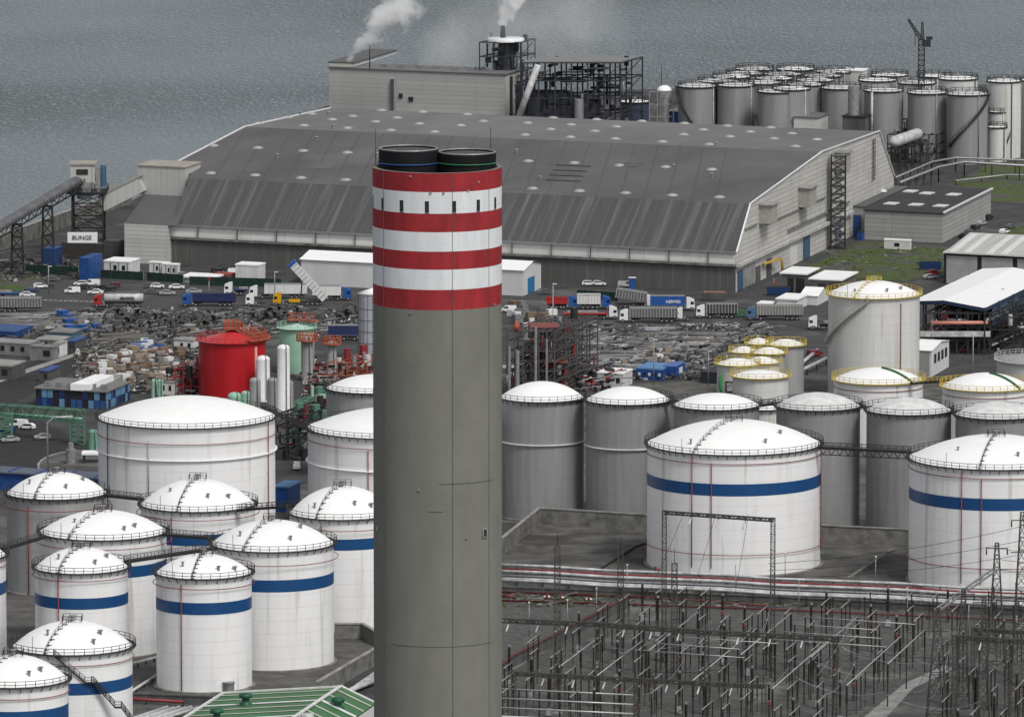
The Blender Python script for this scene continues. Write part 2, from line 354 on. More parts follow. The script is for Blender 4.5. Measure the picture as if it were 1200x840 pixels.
def spiral(key, a0, a1, lab=None, m=None, z0=0, z1=None, dz=0):
    t, p, r, H, hd = TANK[key]; z1 = z1 if z1 is not None else H; m = m or RAILM; b = MB(); n = 18; pin, pout = [], []
    for i in range(n + 1):
        a = R(a0 + (a1 - a0) * i / n); z = z0 + (z1 - z0) * i / n
        pin.append(Vector(((r + .15) * math.cos(a), (r + .15) * math.sin(a), z))); pout.append(Vector(((r + 1.15) * math.cos(a), (r + 1.15) * math.sin(a), z)))
    for i in range(n):
        b.add([pin[i], pin[i + 1], pout[i + 1], pout[i], pin[i] - Vector((0, 0, .35)), pin[i + 1] - Vector((0, 0, .35)), pout[i + 1] - Vector((0, 0, .35)), pout[i] - Vector((0, 0, .35))], [(0, 1, 2, 3), (7, 6, 5, 4), (3, 2, 6, 7), (0, 4, 5, 1)])
        b.bar(pout[i], pin[i] - Vector((0, 0, 1.2)), .1)
    s = b.build('spiral_stair', m, t); rl = MB(); rl.rail(pout, 1.15, 1.5, .055); rl.build('handrail', m, s)
r1 = lambda y: [(y, RED, .45)]
# --- the white tanks with blue bands and their neighbours, lower left of the chimney
tank('largest white tank by the scrap yard, without a blue band, bridge at its rim', 219.5, 488, 207, 632, 23, key='big', ringp=[(506, RED, .3)], girder=[525], pipes=[(131, DARK, 489, 630), (180, STEEL, 503, 590), (315, RED, 489, 630)], n=80, ladder=False, bracket=False)
tank('wide white tank partly hidden behind the chimney shaft, no blue band', 464, 500, 206, 612, 22, key='wide', ringp=[(512, RED, .3)], girder=[538], pipes=[(434, RED, 513, 610)], n=80, ladder=False)
tank('grey walled tank with white dome beside the blue roofed shed', 67.5, 577, 117, 690, 24, GREY2, key='gr', ringp=[(590, RED, .8)], pipes=[(38, RED, 585, 690)])
tank('white blue banded tank directly in front of the largest white tank', 232.5, 590, 134, 702, 29, key='t4', band=BB(616, 629), ringp=[(599, RED, .9)], pipes=[(205, RED, 596, 700)])
tank('white blue banded tank half hidden behind the chimney shaft', 402, 600, 124, 732, 31, key='t5', band=BB(622, 635), ringp=[(612, RED, .9)], pipes=[(379, RED, 606, 730)])
tank('white blue banded tank standing behind two narrow ones, base among floor pipes', 122, 622, 148, 760, 24, key='t7', band=BB(653, 666), ringp=[(632, RED, .9)])
tank('broad white blue banded tank whose whole shell shows down to the bund floor', 320, 636, 143, 775, 27, key='t6', band=BB(668, 682), ringp=[(651, RED, .9)], pipes=[])
tank('narrow white blue banded tank just behind the one with the zigzag stair', 96.5, 664, 109, 800, 23, key='t8', band=BB(692, 705), ringp=[(672, RED, .5)], pipes=[(73, RED, 665, 800)])
tank('narrow white blue banded tank with red downpipe above the green striped roof', 239.5, 670, 112, 803, 21, key='t9', band=BB(697, 711), ringp=[(681, RED, .6)], pipes=[(216, RED, 676, 800)])
tank('white blue banded tank with a long stair running down its front', 86, 756, 140, 885, 29, key='t10', band=BB(788, 802), ringp=[(768, RED, .3)])
tank('white blue banded tank cut by the bottom corner of the photo', 17, 795, 128, 925, 28, key='t11', band=BB(822, 840), ringp=[(808, RED, .3)])
tank('white blue banded tank of which only a sliver shows at the edge', -51, 650, 118, 780, 24, key='t12', band=BB(679, 693), ringp=[(660, RED, .3)])
wk('gr', 't4', 'dark walkway bridge from the grey tank to the small tank before the largest one'); wk('t4', 't5', 'dark walkway bridge leading from a blue banded tank towards the chimney')
wk('t7', 't6', 'dark walkway bridge between the broad banded tank and the one behind two narrow ones'); wk('t12', 't7', 'lower walkway bridge crossing in front of the grey tank shell')
wk('big', 'wide', 'dark walkway bridge joining the two biggest unbanded white tanks'); wk('t8', 't6', 'short walkway bridge ending at the narrow tank behind the zigzag stair')
# zigzag stair on t10
t, p, r, H, hd = TANK['t10']; b = MB(); A = Vector((-r * .25, -r * .97 - .9, H + .2)); Bq = Vector((r * 1.0, -r * .72 - 1.6, H - 12.5)); pts = [A, A.lerp(Bq, .42), A.lerp(Bq, .42) + Vector((1.4, 0, 0)), A.lerp(Bq, .8), A.lerp(Bq, .8) + Vector((1.2, 0, 0)), Bq + Vector((1.2, 0, -1.5))]
for i in range(len(pts) - 1): b.bar(pts[i], pts[i + 1], .9, .25)
s = b.build('zigzag_stair', DARK, t); MB().rail([q + Vector((0, -.45, 0)) for q in pts], 1.1, 1.3, .055).build('handrail', RAILM, s); MB().rail([q + Vector((0, .45, 0)) for q in pts], 1.1, 1.3, .055).build('handrail', RAILM, s)
# --- grey and white tanks behind and beside the substation
tank('dark grey tank with pale ring standing against the chimney shaft', 635, 465, 98, 604, 18, GREY, key='g1', girder=[515], ladder=False)
tank('dark grey tank with pale ring, second from the chimney shaft', 736, 468, 99, 610, 15, GREY, key='g2', girder=[520], ladder=False)
tank('dark grey tank mostly hidden behind the blue banded tank with the wire portal', 839, 474, 100, 620, 13, GREY, key='g3', ladder=False)
tank('dark grey tank between the two large blue banded tanks, on the portal tank side', 958, 475, 98, 624, 15, GREY, DIRTYDOME, key='g4', ladder=False)
tank('dark grey tank left of the pale gap, touching the last blue banded tank', 1064, 480, 99, 630, 14, GREY, DIRTYDOME, key='g5', ladder=False)
tank('dark grey tank rising behind the last blue banded tank dome', 1168, 485, 99, 636, 14, GREY, DIRTYDOME, key='g6', ladder=False)
TANK['g5'][0]['label'] = 'dark grey tank with two plain bays, touching the last blue banded tank'
tank('large white blue banded tank behind the tall wire portal', 859.5, 519, 203, 660, 27, key='w1', band=BB(552, 566), ringp=[(529, RED, .25), (634, RED, .5)], pipes=[(809, RED, 522, 650), (831, RED, 528, 650), (961, RED, 525, 640)], n=96)
tank('large white blue banded tank cut by the edge beside the lattice pylons', 1166, 536, 203, 680, 26, key='w2', band=BB(569, 583), ringp=[(546, RED, .25), (650, RED, .5)], pipes=[(1121, RED, 540, 668), (1143, RED, 546, 668)], n=96)
wk('w1', 'w2', 'long trussed walkway bridge between the two large blue banded tanks', truss=True)
wk('g1', 'g2', 'short dark bridge between the two grey tanks next to the chimney'); wk('g2', 'g3', 'short dark bridge between the second and third grey tank'); wk('g3', 'g4', 'grey bridge with pale steps above a small white tank'); wk('g4', 'g5', 'short dark bridge between the grey tanks above the long truss bridge'); wk('g5', 'g6', 'short dark bridge ending behind the last blue banded dome')
tank('pale grey tank peeping out behind the chimney shaft above the wide white tank', 438, 454, 110, 560, 15, GREY2, key='m1', ladder=False)
tank('squat white tank wedged between grey tanks below the yellow railed ones', 897, 478, 46, 560, 4, CREAM, key='sq', ladder=False)
# --- yellow railed tanks
tank('tall white tank with a pale stair winding up its side', 1023.5, 344, 107, 462, 15, CREAM, key='tall', rail=YEL, gal=YEL, bracket=False, ladder=True, pipes=[(1052, RED, 350, 455)])
spiral('tall', 190, 262, m=mat('pale_stair', (.42, .41, .38), .6), z0=zat(TANK['tall'][1], 400), z1=TANK['tall'][3])
tank('low white tank with yellow rail and green pipe in front of the tall white tank', 1029, 444, 104, 520, 13, key='ya', rail=YEL, gal=YEL, bracket=False, green=True, ladder=False, ringp=[(452, RED, .2)])
tank('white tank with yellow rail and green pipe before the open pipe hall', 1155, 452, 103, 540, 15, key='yb', rail=YEL, gal=YEL, bracket=False, green=True, ladder=False, ringp=[(460, RED, .2)])
wk('ya', 'yb', 'yellow footbridge between the two white tanks with green pipes', m=YEL)
YG = 'yellow railed cluster tanks'
for lab, cx, yr, w_, yb, sh in (('white cluster tank nearest the grey tanks, in front of all the yellow rails', 891, 440, 66, 500, CREAM), ('white cluster tank with a green swoosh and black letter on its shell', 864, 426, 48, 490, CREAM), ('small white cluster tank squeezed behind the foremost one', 892, 424, 42, 480, CREAM), ('grey walled cluster tank with the tallest yellow rail, by the road bend', 921, 403.5, 42, 462, GREY2), ('small grey walled cluster tank in the middle of the yellow rails', 901, 413, 38, 468, GREY2), ('small white cluster tank on the pipe yard side', 872, 412, 32, 462, CREAM), ('smallest white cluster tank at the back of the yellow rails', 889, 402, 28, 450, CREAM)):
    tank(lab, cx, yr, w_, yb, 6, sh, rail=YEL, gal=YEL, bracket=False, ladder=False, n=32, group=None, key='c%d' % cx)
# lettering and swoosh on the lettered tank
def text_mesh(name, cu):
    o = bpy.data.objects.new('tmp', cu); COL.objects.link(o); bpy.context.view_layer.update(); me = bpy.data.meshes.new_from_object(o.evaluated_get(bpy.context.evaluated_depsgraph_get()))
    bpy.data.objects.remove(o); bpy.data.curves.remove(cu); me.name = name; me.materials.clear(); o = bpy.data.objects.new(name, me); COL.objects.link(o); return o
t, p, r, H, hd = TANK['c864']; cu = bpy.data.curves.new('letter', 'FONT'); cu.body = 'D'; cu.size = 4.2; cu.extrude = .05; lo = text_mesh('letter', cu); lo.parent = t
xx = (853.5 - 864) / 24 * r; lo.location = (xx - 1.3, -r - .12, H - 6.6); lo.rotation_euler = (R(90), 0, 0); lo.data.materials.append(mat('black_lettering', (.02, .02, .02), .6))
sw = MB(); pts = []
for i in range(9): a = R(110 + i * 20); pts.append(Vector((-r * .72 + .8 * math.cos(a), -r * .78 - .15, H - 4.3 + 2.6 * math.sin(a))))
sw.tube(pts, [.05, .2, .32, .4, .42, .4, .32, .2, .05], 6); sw.build('green_swoosh', mat('logo_green', (.02, .28, .06), .5), t)
tank('low grey roofed tank with white rail in the bund beyond the pipe hall', 1216, 421, 96, 446, 5, CREAM, mat('grey_cone_roof', (.33, .33, .33), .7), key='lowr', rail=PIPEW, gal=PIPEW, ladder=False, bracket=False)
# --- red, mint and slim tanks of the process yard
tank('red cylindrical tank with conical red roof and orange rails', 272.5, 398, 79, 463, 12, REDT, mat('red_roof_paint', (.50, .03, .035), .4, .1, .3), key='red', rail=mat('hidden_red_rail', (.4, .03, .02), .5), gal=REDT, bracket=False, ladder=False, cone=True)
def platform(key, a0, a1, m, dz=0, wd=2.2, n=8):
    t, p, r, H, hd = TANK[key]; pts = [Vector(((r + .2) * math.cos(R(a0 + (a1 - a0) * i / n)), (r + .2) * math.sin(R(a0 + (a1 - a0) * i / n)), H + dz)) for i in range(n + 1)]
    b = MB()
    for i in range(n): b.bar(pts[i], pts[i + 1], wd, .25)
    o = b.build('platform', m, t); MB().rail(pts, 1.8, 1.2, .1, rows=3).build('platform_rail', m, o)
platform('red', -60, 60, ORANGE, .6)
t, p, r, H, hd = TANK['red']; b = MB(); b.box((0, 0, H + hd + .3), (4, 4, .3)); b.rail([(2, 2, H + hd + .4), (2, -2, H + hd + .4), (-2, -2, H + hd + .4), (-2, 2, H + hd + .4)], 1.8, 1, .12, True); b.bar((1, 0, H + hd + .4), (r * .9, -r * .4, H + .5), 1.2, .4); b.rail([(1, -.5, H + hd + .5), (r * .9, -r * .4 - .5, H + .7)], 1.6, 1, .12); b.build('roof_gangway', ORANGE, t)
MB().tube([(r * .72, -r * .72, 0), (r * .72, -r * .72, H - 1)], .4, 8).build('downpipe', mat('salmon_pipe', (.6, .25, .2), .5), t)
tank('mint green tank with orange platform behind the slim white columns', 348, 384, 41, 437, 5, MINT, mat('mint_roof', (.42, .62, .5), .5), key='mint', rail=MINT, gal=MINT, bracket=False, ladder=False, n=40, cone=True)
platform('mint', 10, 120, ORANGE, 1.5)
def column(label, cx, yt, w_, yb, m, plat=None, cone=True, cat='process column', name='process_column'):
    p = G(cx, yb); k = ppm(p); r = w_ / 2 / k; H = zat(p, yt); t = thing(name, label, cat, p)
    MB().lathe([(r * 1.05, 0), (r * 1.05, .5), (r, .6), (r, H)], 24).build('vessel', m, t)
    MB().lathe([(r, H), (r * .93, H + r * .25), (r * .6, H + r * .5), (.02, H + r * .62)], 24).build('head', m, t)
    MB().tube([(r * .5, -r - .3, .5), (r * .5, -r - .3, H + .5), (r * .3, -r * .3, H + r * .7)], .12, 6).build('feed_pipe', STEEL, t)
    if plat:
        b = MB(); b.lathe([(r, H - .3), (r + 1.3, H - .3), (r + 1.3, H - .1), (r, H - .1)], 16, smooth=False); b.rail(ring(r + 1.2, H - .1, 12), 1.7, 1.1, .11, True, rows=3); b.build('platform', plat, t)
    return t
column('short white column with rounded head before the red tank', 308.5, 421, 16, 470, WPAINT)
column('tallest slim white column between the red and mint tanks', 332.5, 408, 15, 487, WPAINT)
column('slim grey column carrying an orange platform beside the mint tank', 360, 398, 14, 446, GREY, ORANGE)
column('slim pale grey column with orange platform out on the yard', 389, 402, 11, 440, GREY2, ORANGE)
column('grey paired vessel closest to the red tank base', 299, 446, 13, 478, GREY2); column('grey vessel in the middle of the short row under the white columns', 319.5, 446, 13, 480, GREY); column('grey vessel ending the short row under the white columns', 337.5, 449, 13, 486, GREY)
column('pale mint vessel with dome lid at the foot of the red tank', 275, 464, 16, 478, MINT); column('mint vessel beside the grey paired vessel', 288, 461, 11, 478, MINT)
column('mint upright cylinder at the edge of the crate yard', 181, 446, 7, 468, MINT); column('mint upright cylinder doubled with its neighbour near the crates', 188, 446, 6, 469, MINT)
column('green upright vessel next to the shell of the largest white tank', 109.5, 506, 11, 534, mat('vessel_green', (.14, .32, .22), .5))
# gridded tower beside the chimney
p = G(437, 427); k = ppm(p); t = thing('clad_tower', 'pale gridded cylindrical tower standing against the chimney shaft', 'tower', p); r = 17 / k; H = zat(p, 344)
MB().lathe([(r, 0), (r, H)], 20, smooth=False).build('cladding', mat('pale_cladding', (.42, .43, .46), .5), t); MB().lathe([(r, H), (r + .3, H + .2), (.02, H + 1.5)], 20).build('roof', DOME, t)
b = MB()
for z in range(3, int(H), 3): b.tube(ring(r + .05, z, 20), .07, 4, True)
for j in range(20): a = 2 * math.pi * j / 20; b.bar(((r + .03) * math.cos(a), (r + .03) * math.sin(a), 0), ((r + .03) * math.cos(a), (r + .03) * math.sin(a), H), .1)
b.build('panel_joint_grid', mat('joint_blue_grey', (.10, .12, .17), .6), t)
# --- the far tank farm by the sea
ft = [('grey far tank with a dark stair down its side, beside the small domed tower', 817, 101, 45, 180, GREY, 6), ('grey far tank standing second from the small domed tower', 862, 100, 43, 181, GREY, 5), ('grey far tank in front of the others above the roof skylights', 911, 107, 48, 186, GREY, 5),
    ('grey far tank with numbered shell behind the tall flue', 985, 103, 46, 183, GREY, 5), ('grey far tank between the flue and the white bullet vessel', 1035, 106, 46, 186, GREY, 5), ('dark grey far tank directly behind the white bullet vessel', 1086, 108.5, 46, 188, GREY, 5), ('dark grey far tank with a stair crossing its shell, by the white ones', 1133, 110, 48, 191, GREY, 5),
    ('tall white far tank with two small tanks at its foot', 1176, 95, 40, 184, CREAM, 4), ('tall white far tank cut by the photo edge', 1216, 94, 40, 180, CREAM, 4), ('small white far tank at the foot of the tall white one, the higher', 1170, 131, 24, 185, CREAM, 3), ('small white far tank at the foot of the tall white one, the lower', 1168, 149, 23, 189, CREAM, 3),
    ('pale far tank peering over the grey ones nearest the white cube building', 1028, 94, 44, 172, CREAM, 4), ('pale far tank behind the crane mast foot', 1074, 97, 45, 175, CREAM, 4), ('pale far tank next to the tall white one', 1122, 92, 46, 171, CREAM, 5), ('pale far tank in the last row before the crane', 1042, 88, 43, 164, CREAM, 3), ('pale far tank in the last row just past the crane mast', 1094, 89, 40, 165, CREAM, 3)]
for lab, cx, yr, w_, yb, sh, d in ft: tank(lab, cx, yr, w_, yb, d * .6, sh, DIRTYDOME if sh is GREY else DOME, n=36, far=True, key='f%d_%d' % (cx, int(yr)), gal=None)
spiral('f817_101', 185, 300, m=DARK, z0=TANK['f817_101'][3], z1=3); spiral('f1133_110', 215, 340, m=DARK, z0=6); spiral('f911_107', 180, 250, m=DARK, z0=TANK['f911_107'][3] - 8, z1=0); spiral('f1170_131', 270, 350, m=DARK, z0=0, z1=12)
cols = [('seaward column', [(884, 81), (873, 86), (857, 90), (840, 95)]), ('second column', [(932, 81), (917, 87), (907, 92), (894, 97)]), ('third column', [(978, 84), (964, 89), (955, 94), (944, 99), (927, 104)])]
pos = ['farthest', 'second farthest', 'middle', 'fourth', 'nearest']
for cn, L_ in cols:
    for i, (x, y) in enumerate(L_): tank('white domed far tank, %s of the %s in the cluster' % (('last before the grey row' if i == len(L_) - 1 else pos[i]), cn), x, y, 44, y + 82, 2.6, GREY, DIRTYDOME if i % 2 else DOME, n=32, far=True, key='q%d' % x, gal=None, group='packed far tanks with white domes')
tank('tiny white lidded tank tucked behind the warehouse roof', 862, 142, 28, 160, 3, CREAM, n=24, far=True)
tank('low dark blue tank with white lid beyond the process frame', 744, 119, 36, 150, 2, mat('navy_tank', (.04, .055, .09), .5), n=28, far=True)
# ---------------------------------------------------------------- the chimney
CH = G(511, 520, 0); CD = 1000.0
_d = (G(512.5, 300, 0) - Vector((0, 0, CAMH))).normalized(); _c = Vector((0, 0, CAMH)) + _d * (CD / _d.dot(FW)); CX, CY = _c.x, _c.y
t = thing('chimney_stack', 'giant concrete chimney with red and white bands and two black flues', 'chimney', (CX, CY, 0)); cp = Vector((CX, CY, 0))
cz = lambda y: zat(cp, y); cr = 75.6 / ppm((CX, CY, cz(300)))
CHC = mat('chimney_concrete', (.185, .185, .16), .92, .1, .25, (1, 1, .4), seams=1.55, seamk=.07, col2=(.178, .177, .15), amt2=.03, scale2=.15)
CHR = mat('chimney_red_paint', (.34, .02, .026), .7, .22, .5, (1, 1, .25), seams=1.55, seamk=.12); CHW = mat('chimney_white_paint', (.70, .71, .72), .7, .09, .6, (1, 1, .15), seams=1.55, seamk=.08)
CHR2 = CHR
zt = cz(195)
MB().lathe([(cr, -5), (cr, cz(354))], 128).build('shaft', CHC, t)
lev = [354, 330.5, 307, 286, 263.5, 242, 217, 195]
for i in range(7):
    MB().lathe([(cr + .004 * (i + 1), cz(lev[i])), (cr + .004 * (i + 1), cz(lev[i + 1]))], 128).build('red_band' if i % 2 == 0 else 'white_band', CHR if i % 2 == 0 else CHW, t)
MB().lathe([(cr + .03, zt), (cr - .6, zt), (cr - .6, zt - 6)], 96, smooth=False).build('parapet', CHC, t)
MB().lathe([(cr - .55, zt - 2.2), (.05, zt - 2.2)], 48, smooth=False).build('roof_deck', DARK, t)
for k in range(14):
    a = R(270 + (k - 3) * 24 - 8.5); c = Vector((cr * math.cos(a), cr * math.sin(a), 0)); z0, z1 = cz(240.5), cz(227.5)
    ax = (Vector((-math.sin(a), math.cos(a), 0)), Vector((math.cos(a), math.sin(a), 0)), Vector((0, 0, 1)))
    o = MB().box(c + Vector((0, 0, (z0 + z1) / 2)), (.55, .12, z1 - z0), ax=ax).build('slot_opening', GLASS, t)
    MB().box(c + Vector((0, 0, z0 - .1)), (.6, .12, .15), ax=ax).build('sill', CONC, o)
b = MB()
for aa in (215, 284, 323): a = R(aa); b.bar(((cr + .05) * math.cos(a), (cr + .05) * math.sin(a), 5), ((cr + .05) * math.cos(a), (cr + .05) * math.sin(a), zt), .05)
b.build('lightning_conductor', mat('copper_grey', (.10, .10, .10), .6), t)
for y, a0, a1 in ((556, 272, 330), (745, 225, 330), (588, 262, 275)):
    b = MB(); pts = [Vector(((cr + .03) * math.cos(R(a0 + (a1 - a0) * i / 12)), (cr + .03) * math.sin(R(a0 + (a1 - a0) * i / 12)), cz(y))) for i in range(13)]; b.tube(pts, .035, 4); b.build('pour_joint', mat('joint_dark', (.06, .06, .055), .9), t)
for px, y, sx, sz in ((567, 616, .55, 1.2), (441, 615, .3, .6)):
    u = (px - 512) / 75.6; a = math.asin(u) - math.pi / 2; c = Vector((cr * math.cos(a), cr * math.sin(a), cz(y))); ax = (Vector((-math.sin(a), math.cos(a), 0)), Vector((math.cos(a), math.sin(a), 0)), Vector((0, 0, 1)))
    o = MB().box(c, (sx * 1.6, .4, sz), ax=ax).build('inspection_hatch', PALE, t); MB().box(c * 1 + ax[1] * .12, (sx, .2, sz * .8), ax=ax).build('opening', GLASS, o)
for px, y in ((546, 620), (491, 563), (482, 199), (482, 358), (560, 207), (578, 352), (505, 218), (520, 218), (548, 216)):
    u = (px - 512) / 75.6; a = math.asin(u) - math.pi / 2; MB().box((cr * math.cos(a) * 1.01, cr * math.sin(a) * 1.01, cz(y)), (.2, .3, .2), a).build('aircraft_lamp', PALE if y != 620 else mat('ochre_fitting', (.35, .2, .05), .6), t)
for px, w_, yt, rc, rz_ in ((479, 70, 171, (.03, .08, .28), .3), (547.5, 68, 175, (.03, .2, .08), 0)):
    X = (px - 512.5) / ppm((CX, CY, zt)); fr = w_ / 2 / ppm((CX, CY, zt)); z1 = cz(yt + 4); ff = MB()
    ff.lathe([(fr, zt - 2.5), (fr, z1), (fr - .25, z1 + .1), (fr - .5, z1), (fr - .5, z1 - 5)], 64, (X, 0, 0)); fl = ff.build('flue', mat('sooty_flue', (.004, .0045, .006), .75, .3, .5, spec=.15), t)
    MB().lathe([(fr - .3, z1 - .1), (.1, z1 + .05)], 48, (X, 0, 0)).build('flue_grille', mat('soot_grey_grille', (.10, .10, .09), .9, .5, 2), fl)
    MB().tube([p + Vector((X, 0, 0)) for p in ring(fr - .15, z1 + .1, 48)], .13, 6, True).build('lip', STEEL, fl)
    MB().tube([p + Vector((X, 0, 0)) for p in ring(fr + .1, cz(190), 48)], .08, 6, True).build('coloured_hoop', mat('hoop%.2f' % rc[1], rc, .5), fl)
for px, y in ((440, 150), (575, 155)):
    X = (px - 512.5) / ppm((CX, CY, zt)); Yv = math.sqrt(max(cr * cr - X * X, 1)) * .9; MB().tube([(X, Yv, zt - 1), (X, Yv, zt + 4.8)], .05, 5).build('lightning_rod', DARK, t)
# ---------------------------------------------------------------- the great warehouse
A = G(862, 343); U = (G(198, 309) - A); LU = U.length; U.normalize(); Vv = (G(990, 281) - A); Vv.normalize()
th = math.atan2(-U.y, -U.x)     # local x runs along -U
WROOT = thing('warehouse', 'huge grain warehouse with stepped dark roof, white gable wall and concrete plinth', 'warehouse', A, th)
def gp(x, y):           # the point of the gable plane seen at pixel x, y -> (v, z)
    lo, hi = -60, 500
    for _ in range(50):
        m = (lo + hi) / 2
        if proj(A + Vv * m)[0] < x: lo = m
        else: hi = m
    return lo, zat(A + Vv * lo, y)
v1, z1 = gp(878, 239); v2, z2 = gp(962, 178); v3, z3 = gp(1029, 154); v4, z4 = gp(1047, 207); vE = v4; z0 = gp(862.3, 296)[1]
def W(v, z, px=None):
    p = A + Vv * v + Vector((0, 0, z))
    if px is not None:
        lo, hi = -50, 420
        for _ in range(50):
            m = (lo + hi) / 2
            if proj(p + U * m)[0] > px: lo = m
            else: hi = m
        p = p + U * lo
    return p
def stripe_mat(name, base, light, scale, axis=0, amt=.5, rough=.8):
    m = bpy.data.materials.new(name); m.use_nodes = True; N = m.node_tree.nodes; L = m.node_tree.links; b = N['Principled BSDF']; b.inputs['Roughness'].default_value = rough
    tc = N.new('ShaderNodeTexCoord'); mp = N.new('ShaderNodeMapping'); s = [.012, .012, .012]; s[axis] = scale; mp.inputs['Scale'].default_value = s; L.new(tc.outputs['Object'], mp.inputs[0])
    n = N.new('ShaderNodeTexNoise'); n.inputs['Scale'].default_value = 1; n.inputs['Detail'].default_value = 5; n.inputs['Roughness'].default_value = .7; L.new(mp.outputs[0], n.inputs['Vector'])
    r = N.new('ShaderNodeMapRange'); r.inputs[1].default_value = .5; r.inputs[2].default_value = .5 + amt * .5; L.new(n.outputs[0], r.inputs[0])
    mx = N.new('ShaderNodeMix'); mx.data_type = 'RGBA'; mx.inputs[6].default_value = (*base, 1); mx.inputs[7].default_value = (*light, 1); L.new(r.outputs[0], mx.inputs[0]); L.new(mx.outputs[2], b.inputs['Base Color'])
    return m
def panel_mat(name, base, dark, ph=1.2, pw=12, off=.2):
    m = bpy.data.materials.new(name); m.use_nodes = True; N = m.node_tree.nodes; L = m.node_tree.links; b = N['Principled BSDF']; b.inputs['Roughness'].default_value = .75
    tc = N.new('ShaderNodeTexCoord'); sx = N.new('ShaderNodeSeparateXYZ'); L.new(tc.outputs['Object'], sx.inputs[0])
    ad = N.new('ShaderNodeMath'); ad.operation = 'ADD'; L.new(sx.outputs[0], ad.inputs[0]); L.new(sx.outputs[1], ad.inputs[1])
    cb = N.new('ShaderNodeCombineXYZ'); L.new(ad.outputs[0], cb.inputs[0]); L.new(sx.outputs[2], cb.inputs[1])
    br = N.new('ShaderNodeTexBrick'); br.offset = 0; br.inputs['Scale'].default_value = 1; br.inputs['Brick Width'].default_value = pw; br.inputs['Row Height'].default_value = ph; br.inputs['Mortar Size'].default_value = .07
    br.inputs['Color1'].default_value = (*base, 1); br.inputs['Color2'].default_value = (*[c * .86 for c in base], 1); br.inputs['Mortar'].default_value = (*dark, 1); L.new(cb.outputs[0], br.inputs['Vector'])
    mp = N.new('ShaderNodeMapping'); mp.inputs['Scale'].default_value = (.25, .25, .05); L.new(tc.outputs['Object'], mp.inputs[0]); n = N.new('ShaderNodeTexNoise'); n.inputs['Scale'].default_value = 1; n.inputs['Detail'].default_value = 7; n.inputs['Roughness'].default_value = .7; L.new(mp.outputs[0], n.inputs['Vector'])
    r = N.new('ShaderNodeMapRange'); r.inputs[1].default_value = .5; r.inputs[2].default_value = .78; r.inputs[4].default_value = .45; L.new(n.outputs[0], r.inputs[0])
    mx = N.new('ShaderNodeMix'); mx.data_type = 'RGBA'; L.new(r.outputs[0], mx.inputs[0]); L.new(br.outputs[0], mx.inputs[6]); mx.inputs[7].default_value = (*dark, 1); L.new(mx.outputs[2], b.inputs['Base Color'])
    return m
PANEL = panel_mat('white_wall_panels', (.60, .595, .575), (.27, .25, .22), 1.4, 14)
GPANEL = panel_mat('grey_wall_panels', (.34, .34, .33), (.17, .165, .155), 1.3, 16)
OPANEL = mat('plain_white_cladding', (.60, .60, .61), .6, .08, .2, (1, 1, .2))
STEEP = stripe_mat('streaked_dark_roof', (.06, .06, .062), (.19, .19, .19), .55, 0, .6)
FLAT = mat('dark_roof_felt', (.105, .105, .106), .9, .2, .04, (1, .4, 1), dark=(.075, .075, .076), col2=(.13, .13, .13), amt2=.02, scale2=.012)
FLAT2 = mat('pale_roof_felt', (.155, .155, .155), .9, .18, .05, (1, .4, 1), dark=(.115, .115, .115), col2=(.13, .13, .13), amt2=.02, scale2=.03)
q = lambda *pts: MB().add(pts, [tuple(range(len(pts)))])
zl = 7.4; out = Vector((Vv.x * -1, Vv.y * -1, 0)) * .5
L0, R0 = 198, 862
_zl = gp(862.3, 311)[1]
b = MB(); b.add([W(0, 0, 198), W(0, 0), W(0, _zl), W(0, _zl, 198)], [(0, 1, 2, 3)]); b.build('plinth_wall', stripe_mat('streaked_plinth', (.085, .085, .082), (.15, .15, .145), .5, 0, .5), WROOT, True)
b = MB(); b.bar(W(-.4, _zl), W(-.4, _zl, 198), .9, .7); b.build('ledge', CONC, WROOT, True)
b = MB(); b.add([W(-.15, _zl + .3, 200), W(-.15, _zl + .3), W(-.15, z0), W(-.15, z0, 200)], [(0, 1, 2, 3)]); b.build('front_cladding', panel_mat('front_white_panels', (.70, .70, .68), (.36, .35, .33), 1.4, 14), WROOT, True)
b = MB(); b.bar(W(-.5, z0), W(-.5, z0, 146), .6, .5); b.build('gutter', STEEL, WROOT, True)
b = MB(); b.add([W(0, z0, 200), W(0, z0), W(v1, z1), W(v1, z1, 222)], [(0, 1, 2, 3)]); b.build('steep_roof', STEEP, WROOT, True)
_f = 6 / (v2 - v1); zi = z1 + (z2 - z1) * _f; b = MB(); b.add([W(v1, z1, 219), W(v1, z1), W(v2, z2), W(v2, z2, 287), W(v1 + 6, zi, 184), W(v1 + 6, zi, 224)], [(0, 1, 2, 3, 4, 5)]); b.build('main_roof', FLAT, WROOT, True)
b = MB(); b.add([W(v2, z2, 287), W(v2, z2), W(v3, z3), W(v3, z3, 387)], [(0, 1, 2, 3)]); b.build('upper_roof', FLAT2, WROOT, True)
b = MB(); b.add([W(v3, z3, 387), W(v3, z3), W(v4, 8), W(v4, 8, 400)], [(0, 1, 2, 3)]); b.add([W(v4, 8, 400), W(v4, 8), W(v4, 0), W(v4, 0, 400)], [(0, 1, 2, 3)]); b.build('rear_roof', STEEP, WROOT, True)
b = MB(); b.add([W(0, 0), W(v4, 0), W(v4, 8), W(v4, z4), W(v3, z3), W(v2, z2), W(v1, z1), W(0, z0)], [tuple(range(8))]); b.build('gable_wall', panel_mat('weathered_gable_panels', (.50, .49, .465), (.20, .185, .16), 1.4, 14), WROOT, True)
b = MB(); b.add([W(0, 0, 198), W(0, z0, 200), W(v1, z1, 222), W(v2, z2, 287), W(v3, z3, 387), W(v3, 0, 387)], [tuple(range(6))]); b.build('far_gable', PANEL, WROOT, True)
b = MB()
